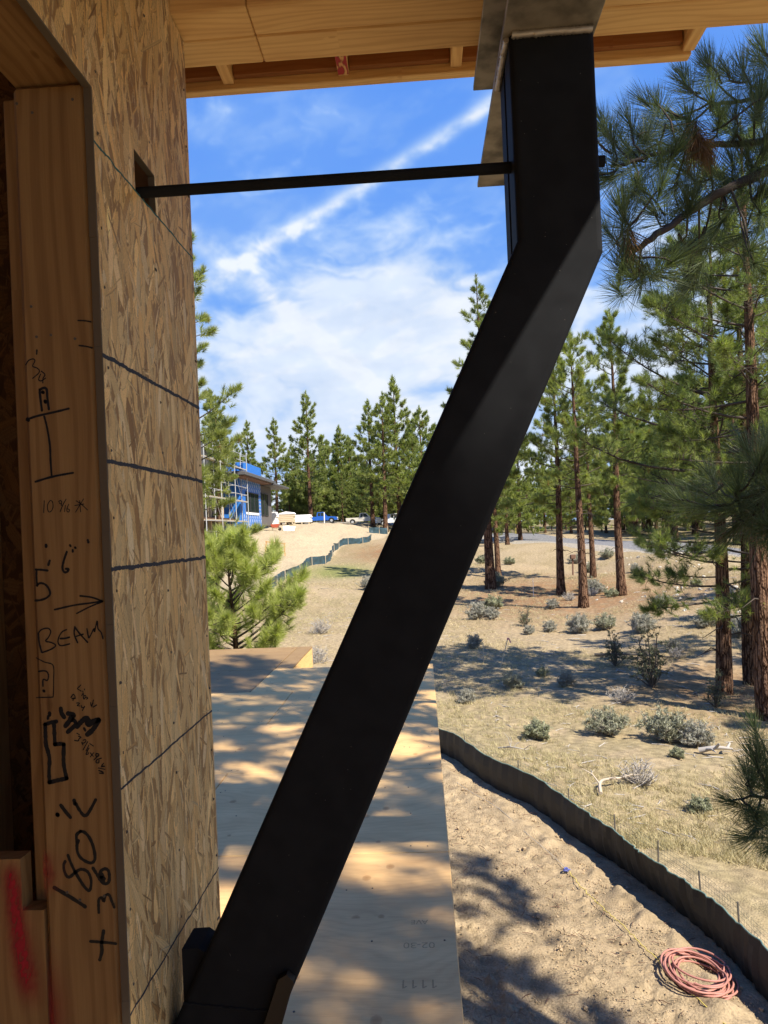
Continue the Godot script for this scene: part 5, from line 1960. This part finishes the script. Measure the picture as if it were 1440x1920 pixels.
func make_foreground_pine() -> void:
	var o := {"height": 14.0, "base": 0.55, "reach": 3.5, "limbs": 66, "density": 15.0, "templates": [M.t_mid[0], M.t_mid[1], M.t_mid[2]], "size": 1.15, "trunk": 0.24, "droop": -0.05, "sides": 14, "close": true}
	var root := make_pine("pine_tree", 900, o)
	var base := ground(4.9, -1.5)
	root.position = base
	tag(root, "nearest pine, its long needled branches hanging in beside the black column", "pine tree")
	var shade := make_pine("pine_tree", 901, {"height": 14.0, "base": 0.42, "reach": 3.4, "limbs": 60, "density": 18.0, "templates": [M.t_mid[0], M.t_mid[1], M.t_mid[2]], "size": 1.15, "trunk": 0.24, "droop": -0.05, "sides": 14, "close": true})
	put_at(shade, ground(6.5, 2.2), 1.2)
	tag(shade, "pine beside the house corner, seen only by its dappled shade on the deck", "pine tree")
	copy(shade, "added unseen pine behind the house corner whose crown shades the foot of the column", "", ground(6.2, 4.6), 3.0)  # extra out-of-view tree, added to block sun from wall corner and column
	var r := RandomNumberGenerator.new()
	r.seed = 91
	var near := []
	for i in 5:
		near.append(Crown.new())
		near[i].put(tuft(300 + i, 190, 0.205, 0.0024, 0.12, 1.6), Transform3D.IDENTITY, Color(0.115, 0.142, 0.070) * [1.0, 0.85, 1.15, 0.95, 1.05][i])
	var meshes := []
	for k in near:
		meshes.append(k.mesh())
	var dead := Crown.new()
	dead.put(tuft(310, 230, 0.17, 0.0032, 0.12, 1.0), Transform3D.IDENTITY, Color(0.24, 0.125, 0.045))
	var dead_mesh := dead.mesh()
	var limbs := [
		[[4.9, 2.7, -1.5, 4.3, 3.4, -2.4, 3.5, 3.75, -3.4, 2.48, 3.79, -4.3, 2.03, 3.50, -4.15, 1.83, 3.41, -4.10, 1.56, 3.24, -4.00, 1.35, 3.10, -3.90, 1.17, 2.97, -3.85, 1.08, 2.83, -3.80], 0.055, 0.012],
		[[4.9, 3.0, -1.5, 4.2, 3.5, -2.4, 3.4, 3.75, -3.4, 2.48, 3.82, -4.30, 2.07, 3.69, -4.20, 1.78, 3.64, -4.10, 1.59, 3.61, -4.05, 1.37, 3.56, -4.00, 1.12, 3.48, -3.95], 0.036, 0.009],
		[[4.9, 3.5, -1.5, 4.3, 3.9, -2.4, 3.4, 4.1, -3.5, 2.49, 4.07, -4.30, 2.08, 3.96, -4.20, 1.93, 3.93, -4.20, 1.73, 3.88, -4.15], 0.028, 0.009],
		[[4.9, 0.9, -1.5, 4.1, 1.4, -2.1, 3.0, 1.75, -2.9, 1.89, 1.76, -3.40, 1.63, 1.67, -3.40, 1.49, 1.65, -3.45], 0.028, 0.008],
		[[4.9, -1.0, -1.5, 4.3, -0.8, -2.4, 3.4, -0.5, -3.5, 2.25, -0.19, -4.20, 1.96, -0.07, -4.20, 1.86, -0.07, -4.30], 0.026, 0.008]]
	var lines := []
	for l in limbs:
		var pts := []
		for i in range(0, l[0].size(), 3):
			pts.append(Vector3(l[0][i], l[0][i + 1], l[0][i + 2]) - base)
		var line := spline(pts, 6)
		for i in line.size():
			line[i] += Vector3(noise_c.get_noise_1d(i * 0.5) * 0.018, noise_c.get_noise_1d(i * 0.5 + 50.0) * 0.018, 0)
		var rad := PackedFloat32Array()
		for i in line.size():
			rad.append(lerpf(l[1], l[2], pow(i / float(line.size() - 1), 0.7)) * (1.0 + 0.15 * noise_c.get_noise_1d(i * 2.0)))
		var mb := MB.new()
		mb.tube(line, rad, 8, true, 0.5)
		part("branch", mb.mesh(), M.limb, root)
		lines.append(line)
	var spots := [
		[1.94, 4.11, -4.20, 1.72, 3.90, -4.10, 1.66, 4.10, -4.30, 1.42, 3.89, -4.10, 1.23, 3.75, -4.00, 1.11, 3.58, -3.90, 1.51, 3.65, -3.90, 1.63, 3.61, -3.80, 1.93, 3.81, -4.00, 1.36, 3.47, -3.90, 1.65, 3.48, -4.00, 1.91, 3.54, -4.10, 1.23, 3.36, -3.90, 1.11, 3.18, -3.80, 1.34, 3.24, -4.00, 1.49, 3.25, -3.90, 1.74, 3.19, -4.10, 1.91, 3.20, -4.00, 1.80, 2.96, -3.90, 1.12, 2.97, -3.80, 1.05, 2.73, -3.70, 1.24, 2.87, -3.90, 1.50, 3.10, -4.20, 1.69, 3.12, -4.30, 1.86, 3.44, -4.20, 2.11, 4.28, -4.30, 1.13, 3.45, -4.00, 1.53, 3.46, -4.20, 2.02, 3.68, -4.10, 1.84, 4.24, -4.40, 1.38, 3.75, -4.20, 1.27, 3.58, -4.10, 1.12, 3.78, -4.10, 1.08, 3.16, -4.00, 1.52, 3.80, -4.2, 1.80, 3.75, -4.0, 1.98, 3.35, -4.1, 1.6, 2.95, -4.2],
		[1.47, 1.70, -3.40, 1.56, 1.76, -3.30, 1.41, 1.60, -3.50, 1.57, 1.55, -3.40, 1.48, 1.50, -3.50, 1.57, 1.45, -3.30, 1.50, 1.78, -3.80, 1.69, 1.90, -3.80, 1.62, 1.62, -3.5],
		[1.84, 0.18, -4.20, 1.91, 0.03, -4.20, 1.75, -0.11, -4.30, 1.84, -0.20, -4.20, 1.86, -0.29, -4.10, 1.88, 0.00, -4.40, 1.95, 0.12, -4.3, 1.98, -0.2, -4.3]]
	for g in 3:
		var s: Array = spots[g]
		for i in range(0, s.size(), 3):
			var p := Vector3(s[i], s[i + 1], s[i + 2]) - base
			var best := Vector3.ZERO
			var bd := 99.0
			var list: Array = [lines.slice(0, 3), [lines[3]], [lines[4]]][g]
			for line: PackedVector3Array in list:
				for q in line:
					var d := q.distance_to(p) + maxf(p.x - q.x, 0.0) * 0.8
					if d < bd:
						bd = d
						best = q
			var n := 2
			for k in n:
				var tip := p + (Vector3(r.randfn(0, 0.085), r.randfn(0, 0.085), r.randfn(0, 0.10)) if k else Vector3.ZERO)
				var start := best if k == 0 else best.lerp(p, 0.55)
				var mid := start.lerp(tip, 0.55) + Vector3(r.randfn(0, 0.02), -0.02 + r.randfn(0, 0.02), r.randfn(0, 0.02))
				var mb := MB.new()
				mb.tube(PackedVector3Array([start, start.lerp(mid, 0.5) + Vector3(0, -0.008, 0), mid, mid.lerp(tip, 0.6) + Vector3(0, 0.008, 0), tip]), PackedFloat32Array([0.0075, 0.0065, 0.0055, 0.005, 0.0045]), 5, false)
				part("twig", mb.mesh(), M.limb, root)
				var d := ((tip - start).normalized() * 0.8 + Vector3(-0.15, 0.55, 0.1)).normalized()
				var t := part("needle_tuft", meshes[r.randi() % 5], M.near_needles, root)
				t.transform = Transform3D(aim(d, r.randf() * TAU).scaled(Vector3.ONE * r.randf_range(0.82, 1.12)), tip)
	for q in [[1.60, 3.53, -4.02], [1.17, 2.98, -3.95], [1.57, 3.58, -4.06]]:
		var t := part("dead_needle_tuft", dead_mesh, M.near_needles, root, "hanging tuft of orange dead needles")
		t.transform = Transform3D(aim(Vector3(r.randfn(0, 0.2), -1, r.randfn(0, 0.2)), r.randf() * TAU), Vector3(q[0] - 0.03, q[1] - 0.03, q[2] + 0.16) - base)

func make_trees() -> void:
	M.t_far = [tuft(201, 14, 0.42, 0.075, 0.25, 1.6), tuft(202, 14, 0.42, 0.075, 0.25, 1.6), tuft(203, 13, 0.40, 0.080, 0.25, 1.6)]
	M.t_mid = [tuft(211, 26, 0.23, 0.018, 0.14), tuft(212, 26, 0.23, 0.018, 0.14), tuft(213, 24, 0.22, 0.020, 0.14)]
	M.t_close = [tuft(221, 46, 0.19, 0.0080, 0.13), tuft(222, 46, 0.19, 0.0080, 0.13), tuft(223, 42, 0.18, 0.0085, 0.13)]
	M.t_young = [tuft(231, 90, 0.20, 0.0075, 0.15, 1.7), tuft(232, 90, 0.20, 0.0075, 0.15, 1.7), tuft(233, 86, 0.195, 0.0078, 0.15, 1.7)]
	make_foreground_pine()
	# the three big pines on the slope
	var a := make_pine("pine_tree", 11, {"height": 11.6, "base": 0.19, "reach": 3.9, "limbs": 92, "density": 25.0, "templates": M.t_close, "size": 1.0, "trunk": 0.19, "droop": -0.12, "sides": 16, "close": true, "snags": 8, "dead": 0.1, "stick": 0.011, "bunch": 1.0, "taper": 0.55})
	put_at(a, ground(7.1, -17.6), 0.4)
	tag(a, "big pine with red brown trunk and dark low boughs, beside the thicker trunk", "pine tree")
	var b := make_pine("pine_tree", 12, {"height": 12.4, "base": 0.40, "reach": 3.0, "limbs": 58, "density": 22.0, "templates": M.t_close, "size": 1.0, "trunk": 0.225, "droop": -0.05, "sides": 16, "close": true, "snags": 8, "stick": 0.011, "bunch": 1.0, "taper": 0.55})
	put_at(b, ground(6.98, -15.3), 1.9)
	tag(b, "thickest pine trunk, orange brown furrowed bark at the right edge of the slope", "pine tree")
	var c := copy(b, "dark trunked pine standing close behind the thickest trunk", "", ground(8.15, -18.5), 4.1, 0.92)
	# off to the side, only their shade and boughs reach the view
	copy(a, "pine beyond the two thick trunks, its shade falling on the sagebrush", "", ground(12.4, -13.2), 2.2, 1.0)
	copy(b, "pine upslope of the thick trunks, its shade falling across the sagebrush", "", ground(13.2, -19.0), 3.3, 0.95)
	copy(a, "pine upslope at the edge of view, one of the shade trees for the hillside brush", "", ground(17.5, -21.5), 5.0, 1.0)
	copy(b, "pine nearest the road bend, its long shade reaching the hillside brush", "", ground(19.5, -27.0), 0.7, 1.0)
	# mid distance pines round the orange duff
	var m1 := make_pine("pine_tree", 21, {"height": 19.7, "base": 0.22, "reach": 3.4, "limbs": 80, "density": 20.0, "templates": M.t_mid, "size": 1.25, "trunk": 0.31, "droop": -0.05, "sides": 10, "snags": 6, "warm": 0.15})
	put_at(m1, ground(4.18, -45.3), 0.3)
	tag(m1, "tall pine rising behind the black column, its sparse top showing against the sky", "pine tree")
	var m2 := make_pine("pine_tree", 22, {"height": 14.7, "base": 0.30, "reach": 2.3, "limbs": 74, "density": 24.0, "templates": M.t_mid, "size": 1.15, "trunk": 0.25, "droop": 0.0, "sides": 10, "snags": 10, "warm": 0.2, "taper": 0.45, "bare": 0.2})
	put_at(m2, ground(7.98, -42.2), 1.0)
	tag(m2, "slim straight dark trunked pine, first of three right of the black column", "pine tree")
	var m3 := make_pine("pine_tree", 23, {"height": 13.1, "base": 0.36, "reach": 2.2, "limbs": 56, "density": 22.0, "templates": M.t_mid, "size": 1.1, "trunk": 0.225, "droop": 0.0, "sides": 10, "snags": 16, "warm": 0.25, "taper": 0.35, "bare": 0.3, "dead": 0.2})
	put_at(m3, ground(7.63, -35.0), 2.0)
	tag(m3, "pine with bare twiggy top and the nearest trunk base of the slim three", "pine tree")
	var m4 := make_pine("pine_tree", 24, {"height": 15.5, "base": 0.24, "reach": 2.6, "limbs": 74, "density": 24.0, "templates": M.t_mid, "size": 1.15, "trunk": 0.25, "droop": -0.05, "sides": 10, "snags": 6, "warm": 0.1, "taper": 0.5})
	put_at(m4, ground(10.68, -39.6), 3.0)
	tag(m4, "pine with a spire top, third and rightmost of the slim trunks on orange duff", "pine tree")
	copy(m2, "thin pine trunk standing behind the slim three, next to the tilted stump", "", ground(11.16, -48.0), 4.0, 0.8, 1.1)
	copy(m4, "low branched pine close to the diagonal column, its boughs sweeping near the ground", "", ground(5.25, -51.0), 2.0, 0.85, 0.95)
	var fill := 0
	for q in [[27.0, -63.0, "full crowned pine across the road, straight behind the thickest trunk"], [23.2, -67.0, "full crowned pine across the road, seen left of the big red brown trunk"], [32.5, -68.0, "full crowned pine across the road, half cut by the right picture edge"], [25.5, -76.0, "full crowned pine far across the road, between the spire topped pine and the big trunk"], [30.0, -60.0, "full crowned pine nearest the far road edge behind the dark trunked pine"]]:
		fill += 1
		copy(m1 if fill % 2 else m4, q[2], "", ground(q[0], q[1]), 1.3 * fill, 0.95, 0.8)
	# left side: tall pine half hidden by the strand board and its neighbour
	var l1 := make_pine("pine_tree", 31, {"height": 15.2, "base": 0.10, "reach": 2.6, "limbs": 90, "density": 24.0, "templates": [M.t_mid[0], M.t_close[1], M.t_mid[2]], "size": 1.15, "trunk": 0.22, "droop": -0.05, "sides": 10, "warm": 0.45, "taper": 0.5, "snags": 6, "bunch": 1.0})
	put_at(l1, ground(-8.5, -26.0), 0.0)
	tag(l1, "tall yellow green pine half hidden by the strand board wall edge", "pine tree")
	copy(m2, "slender pine top rising behind the scaffolding", "", ground(-17.6, -62.0), 1.0, 0.9, 1.0)
	# young pines by the deck
	var y1 := make_pine("young_pine", 41, {"tint": 1.35, "height": 3.9, "base": 0.06, "reach": 2.2, "limbs": 74, "density": 19.0, "templates": M.t_young, "size": 1.0, "trunk": 0.085, "droop": 0.15, "sides": 8, "close": true, "warm": 1.0, "taper": 0.6, "bare": 0.25, "brown": false})
	put_at(y1, ground(-3.6, -13.3), 0.5)
	tag(y1, "bushy young pine with round bright needle tufts beyond the far deck corner", "pine tree")
	copy(y1, "smaller bright young pine beside the bushy one, left along the deck edge", "", ground(-5.4, -12.8), 2.6, 0.8)
	copy(y1, "little pine sprig growing low among the grey shrubs past the deck corner", "", ground(-2.75, -14.2), 4.0, 0.33)
	# the forest
	var f := []
	for v in [
		{"height": 18.0, "base": 0.10, "reach": 4.4, "limbs": 84, "density": 8.5, "trunk": 0.34, "taper": 0.8},
		{"height": 20.0, "base": 0.20, "reach": 4.6, "limbs": 80, "density": 8.5, "trunk": 0.36, "taper": 0.75},
		{"height": 16.0, "base": 0.12, "reach": 4.8, "limbs": 78, "density": 8.5, "trunk": 0.30, "taper": 0.7},
		{"height": 17.0, "base": 0.16, "reach": 3.2, "limbs": 76, "density": 9, "trunk": 0.28, "taper": 0.7},
		{"height": 15.0, "base": 0.08, "reach": 5.2, "limbs": 80, "density": 8.5, "trunk": 0.30, "taper": 0.6}]:
		var o: Dictionary = v
		o.templates = M.t_far
		o.size = 1.25
		o.droop = -0.08
		o.warm = 0.22
		o.sides = 7
		o.limb_sides = 3
		f.append(make_pine("forest_pine", 50 + f.size(), o))
	var named := [
		[-28.65, -120.0, 18.2, 3, "slim pine behind the roof of the house under construction"],
		[-22.5, -112.0, 16.9, 1, "rounded pine right of the blue parapet, its dark trunk showing below"],
		[-18.19, -118.0, 22.0, 1, "tall pointed pine with orange trunk behind the blue pickup"],
		[-14.67, -130.0, 17.3, 3, "narrow pine between the tall pointed pine and the dead spar"],
		[-13.2, -138.0, 17.9, 3, "thin spar-like pine behind the gap between the two pickups"],
		[-6.73, -100.0, 17.8, 0, "left one of the dense clump of pines by the white pickup"],
		[-4.7, -95.0, 18.2, 1, "pine with tall bare trunk at the front of the white pickup"],
		[-2.98, -99.0, 21.8, 0, "tallest pine of the dense clump beside the white pickup"],
		[0.34, -105.0, 18.7, 2, "pine half covered by the left edge of the diagonal column"],
		[-20.22, -70.0, 14.7, 3, "thin pine sticking up over the scaffolding"]]
	var first := {}
	for t in named:
		var src: Node3D = f[t[3]]
		var h0: float = [18.0, 20.0, 16.0, 17.0, 15.0][t[3]]
		var s: float = t[2] / h0
		if not first.has(t[3]):
			first[t[3]] = true
			put_at(src, ground(t[0], t[1]), 1.0 + t[0], s)
			tag(src, t[4], "pine tree")
		else:
			copy(src, t[4], "", ground(t[0], t[1]), t[0] * 1.7, s)
	var r := RandomNumberGenerator.new()
	r.seed = 61
	var heads := [[-35.31, -135.0, 17.2], [-24.07, -135.0, 16.3], [-18.43, -140.0, 17.2], [-11.3, -140.0, 14.0], [-1.72, -125.0, 17.9], [3.02, -130.0, 19.0], [4.99, -110.0, 16.9], [6.73, -95.0, 14.7], [7.43, -80.0, 13.9], [8.25, -70.0, 12.0], [10.61, -78.0, 12.1], [26.2, -92.0, 13.0], [24.8, -85.0, 13.4], [26.0, -95.0, 15.5], [25.2, -88.0, 13.6], [27.0, -92.0, 16.0], [24.16, -83.0, 13.0], [24.13, -75.0, 14.5], [24.6, -68.0, 14.7], [25.0, -62.0, 15.3], [28.16, -72.0, 15.3], [26.6, -56.0, 15.3], [31.34, -66.0, 15.7], [15.05, -124.0, 14.9], [21.15, -125.0, 15.0], [28.59, -130.0, 16.1], [33.81, -125.0, 15.0], [37.84, -118.0, 16.6], [40.77, -110.0, 16.9], [44.88, -105.0, 15.5], [46.98, -100.0, 15.8], [24.6, -48.0, 13.5], [27.5, -44.0, 14.5], [30.0, -52.0, 15.0], [33.0, -58.0, 15.5]]
	if not first.has(4):
		put_at(f[4], ground(-42, -100), 0.0)
		tag(f[4], "broad low pine far behind the hidden end of the house", "pine tree")
	var back := "green pine in the forest across the road, one among many alike"
	for t in heads:
		if t[0] > 20.0 and t[1] > -82.0:
			t = [t[0] * 1.25, t[1] - 22.0, t[2] * 1.25]
		var i := r.randi() % 5
		var h0: float = [18.0, 20.0, 16.0, 17.0, 15.0][i]
		copy(f[i], back, "pines of the far forest", ground(t[0], t[1]), r.randf() * TAU, t[2] / h0, 1.0)
	var count := 0
	while count < 150:
		var d := r.randf_range(120.0, 270.0)
		var an := deg_to_rad(r.randf_range(-34.0, 36.0))
		var x := sin(an) * d
		var z := -cos(an) * d
		if z > -122.0 and x < 16.0:
			continue
		var i := r.randi() % 5
		copy(f[i], back, "pines of the far forest", ground(x, z), r.randf() * TAU, r.randf_range(0.65, 1.0), r.randf_range(0.85, 1.1))
		count += 1
	# undergrowth pines low behind the road and the pickups
	for i in 110:
		var x := r.randf_range(-34.0, 60.0)
		var z := -126.0 + r.randf_range(-8.0, 4.0)
		if x > 18.0:
			z = -r.randf_range(84.0, 125.0)
			x = -z * r.randf_range(0.12, 0.52)
		copy(f[[0, 2, 4][i % 3]], "small dense pine filling the edge of the forest", "low pines along the forest edge", ground(x, z), r.randf() * TAU, r.randf_range(0.30, 0.62))

func make_shrubs() -> void:
	var green := Color(0.27, 0.28, 0.175)
	var grey := Color(0.315, 0.305, 0.25)
	var s1 := make_shrub("sagebrush", 1, 0, 0.44, 0.58, 40, 16, green)
	var s2 := make_shrub("sagebrush", 2, 1, 0.55, 0.85, 48, 7, grey)
	var s3 := make_shrub("dead_shrub", 3, 2, 0.40, 0.75, 44, 0, grey)
	var s4 := make_shrub("bitterbrush", 4, 3, 1.15, 0.85, 16, 9, Color(0.13, 0.14, 0.085))
	var s5 := make_shrub("sagebrush", 5, 0, 0.58, 1.0, 62, 12, Color(0.285, 0.285, 0.20))
	var list := [
		[s1, 2.05, -13.77, 0.86, "round green sagebrush standing alone inside the curve of the fence"],
		[s5, 2.18, -18.88, 0.65, "green sagebrush just right of the leaning pink tipped stake"],
		[s1, 3.5, -36.9, 1.63, "wide green sagebrush below the pine behind the column"],
		[s4, 4.17, -30.3, 0.69, "dark spiky shrub left of the row of grey sagebrush"],
		[s2, 5.96, -28.4, 1.29, "tall grey sagebrush at the middle of the shaded row"],
		[s5, 7.07, -28.7, 1.03, "dense dark sagebrush in the shaded row, below the slim pine trunks"],
		[s2, 7.84, -26.5, 1.16, "grey sagebrush ending the shaded row towards the big pine"],
		[s4, 5.44, -21.05, 0.86, "upright dark bitterbrush with a single crooked stem"],
		[s4, 5.62, -18.3, 1.25, "tallest dark branching bitterbrush left of the big pine trunk"],
		[s5, 3.41, -14.0, 0.82, "broad grey green sagebrush heading the long clump"],
		[s5, 4.34, -13.47, 0.95, "widest sagebrush in the middle of the long clump"],
		[s2, 4.76, -13.04, 0.77, "sagebrush over pale dead wood ending the long clump"],
		[s3, 3.06, -10.78, 0.95, "low bleached dead shrub behind the fallen branch"],
		[s1, 3.55, -9.83, 0.52, "small green sagebrush sprig by itself on open dry slope"],
		[s2, 3.56, -18.88, 0.65, "half bare grey shrub in the shade right of the green sagebrush"],
		[s2, 9.75, -25.75, 1.03, "grey sagebrush behind the big pine trunk"],
		[s4, 6.35, -16.3, 0.65, "thin pale shrub growing at the foot of the big pine"],
		[s3, -4.25, -28.7, 1.6, "heap of bleached dead brush right of the young pine"],
		[s3, -3.58, -23.35, 1.5, "bleached grey dead shrub past the deck notch"],
		[s3, -4.4, -21.0, 1.3, "tangle of dead grey twigs close to the young pine boughs"],
		[s2, 1.6, -24.5, 0.77, "grey shrub beside the edge of the diagonal column"],
		[s3, -2.0, -33.0, 1.0, "flat dead brush in the middle of the dry meadow"],
		[s2, 3.0, -32.5, 0.95, "grey sagebrush near the shaded edge by the column"],
		[s1, 4.1, -12.2, 0.43, "little grey green sagebrush in front of the long clump"]]
	var used := {}
	for l in list:
		var src: Node3D = l[0]
		var at := ground(l[1], l[2])
		if not used.has(src):
			used[src] = true
			put_at(src, at, l[1] * 3.0, l[3])
			tag(src, l[4], "shrub")
		else:
			copy(src, l[4], "", at, l[1] * 3.0, l[3])
	var r := RandomNumberGenerator.new()
	r.seed = 81
	var kinds := [s1, s2, s3, s2, s5]
	var n := 0
	while n < 46:
		var d := r.randf_range(17.0, 62.0)
		var an := deg_to_rad(r.randf_range(-6.0, 31.0))
		var x := sin(an) * d
		var z := -cos(an) * d
		if dug(x, z) > -0.6 or x > 15.5:
			continue
		n += 1
		copy(kinds[r.randi() % 5], "small grey sagebrush tuft scattered on the dry hillside", "small sagebrush on the hillside", ground(x, z), r.randf() * TAU, r.randf_range(0.45, 1.0) * (1.0 + d / 90.0))

func make_small_things() -> void:
	make_branch("fallen_branch", "pale forked dead branch lying on dry grass above the fence", [Vector3(2.35, 0.05, -10.2), Vector3(2.42, 0.10, -10.5), Vector3(2.58, 0.14, -10.55), Vector3(2.78, 0.10, -10.7), Vector3(3.0, 0.09, -10.75), Vector3(3.12, 0.08, -11.0)], 0.026, mat(Color(0.43, 0.36, 0.28), 0.85), 5, 5)
	make_branch("fallen_branch", "dark curled dead branch lying uphill of the fence corner", [Vector3(1.2, 0.03, -12.9), Vector3(1.4, 0.07, -12.7), Vector3(1.62, 0.05, -12.6), Vector3(1.75, 0.04, -12.9)], 0.016, M.grey_twig, 4, 6)
	make_branch("fallen_branch", "bleached log section lying in the dead wood of the sagebrush clump", [Vector3(4.6, 0.05, -12.6), Vector3(4.85, 0.12, -12.5), Vector3(5.1, 0.10, -12.45)], 0.055, M.grey_twig, 3, 7)
	make_branch("fallen_branch", "long thin pole lying in the shade before the big pine", [Vector3(5.2, 0.06, -22.6), Vector3(6.2, 0.09, -22.2), Vector3(7.2, 0.07, -21.6)], 0.05, M.dark_twig, 3, 8)
	make_stake("leaning pale stake with a pink ribbon top on the shaded slope", ground(2.16, -21.6), 0.86, Vector3(0.28, 0, 0), M.pale_wood, true)
	make_stake("short upright stake left of the leaning pink ribbon stake", ground(1.75, -22.3), 0.55, Vector3(0.0, 0, 0), M.pale_wood, false)
	make_stake("thin white stake on the orange needle ground near the pine trunks", ground(6.21, -41.3), 1.05, Vector3(0.02, 0, 0), M.white_paint, false)
	var g := ground(10.49, -51.1)
	var box := thing("mailbox", "rusty brown post with a small box head below the road", "post")
	var mb := MB.new()
	mb.bar(g - Vector3.UP * 0.2, g + Vector3(0.04, 1.25, 0), 0.10, 0.10, 0.01)
	part("post", mb.mesh(), M.rust, box)
	mb = MB.new()
	mb.box(g + Vector3(-0.12, 1.15, -0.18), g + Vector3(0.22, 1.45, 0.18), 0.03)
	part("head", mb.mesh(), M.rust, box)
	g = ground(10.0, -43.0)
	var st := thing("tree_stump", "tilted short grey stump between the slim pine trunks", "stump")
	mb = MB.new()
	mb.tube(PackedVector3Array([g + Vector3(-0.06, -0.1, 0), g + Vector3(0.02, 0.25, 0), g + Vector3(0.16, 0.62, 0)]), PackedFloat32Array([0.22, 0.19, 0.18]), 12, true, 0.17)
	part("trunk", mb.mesh(), M.bark, st)
	g = ground(12.0, -92.0)
	mb = MB.new()
	mb.tube(PackedVector3Array([g, g + Vector3(0, 0.5, 0), g + Vector3(0, 0.8, 0), g + Vector3(0, 0.95, 0)]), PackedFloat32Array([0.20, 0.18, 0.20, 0.08]), 12)
	tag(part("fire_hydrant", mb.mesh(), M.yellow), "small yellow hydrant at the start of the road", "hydrant")

func _ready() -> void:
	# camera, sky, sun, exposure
	var cam := Camera3D.new()
	cam.name = "camera"
	cam.projection = Camera3D.PROJECTION_FRUSTUM
	cam.near = 0.05
	cam.far = 3000.0
	cam.size = 2.0 * 0.05 * 0.71322
	cam.frustum_offset = Vector2(0.0, 0.02452 * 0.05)
	cam.transform = Transform3D(Basis(Vector3(0.99774, -0.04263, -0.05194), Vector3(0.04269, 0.99909, 0.0), Vector3(0.05189, -0.00222, 0.99865)), Vector3(0, EYE, 0))
	add_child(cam)
	var env := Environment.new()
	env.tonemap_mode = Environment.TONE_MAPPER_LINEAR
	env.tonemap_exposure = 2.35
	env.background_mode = Environment.BG_SKY
	env.background_energy_multiplier = 0.52
	env.sky = make_sky()
	env.sdfgi_enabled = true
	env.ssao_enabled = true
	env.ssil_enabled = true
	var we := WorldEnvironment.new()
	we.name = "world"
	we.environment = env
	add_child(we)
	var sun := DirectionalLight3D.new()
	sun.name = "sun"
	sun.light_energy = 1.42
	sun.light_color = Color(1.0, 0.965, 0.90)
	sun.light_angular_distance = 0.5
	sun.shadow_enabled = true
	var el := deg_to_rad(49.0)
	var az := deg_to_rad(42.0)
	var to := Vector3(cos(el) * cos(az), sin(el), cos(el) * sin(az))
	sun.transform = Transform3D(Basis.looking_at(-to, Vector3.UP), Vector3(0, 30, 0))
	add_child(sun)
	rng.seed = 5
	noise_a = fract_noise(201, 0.07, 3)
	noise_b = fract_noise(202, 0.45, 2)
	noise_c = fract_noise(203, 1.1, 2)
	var t0 := Time.get_ticks_msec()
	make_materials()
	site_materials()
	print("materials ", Time.get_ticks_msec() - t0)
	make_ground()
	make_road()
	print("ground ", Time.get_ticks_msec() - t0)
	make_wall()
	make_roof()
	make_steel()
	make_deck()
	make_house()
	make_scaffold()
	make_trees()
	print("trees ", Time.get_ticks_msec() - t0)
	make_near_fence()
	make_far_fence()
	make_stacks()
	make_pickup("blue pickup truck parked behind the sand mound", ground(-15.8, -113.0), 0.06, M.truck_blue)
	make_pickup("silver white extended cab pickup truck beside the dense pines", ground(-9.0, -112.0), 0.04, M.truck_silver)
	make_pickup("white truck nose peeking from behind the pine trunk", ground(-4.2, -106.0), 0.3, M.truck_white)
	make_car("dark blue car parked at the road end next to the column", ground(9.2, -108.0), 2.6, M.car_dark)
	make_shrubs()
	make_hose_and_rope()
	make_small_things()
	make_litter()
	print("done ", Time.get_ticks_msec() - t0)
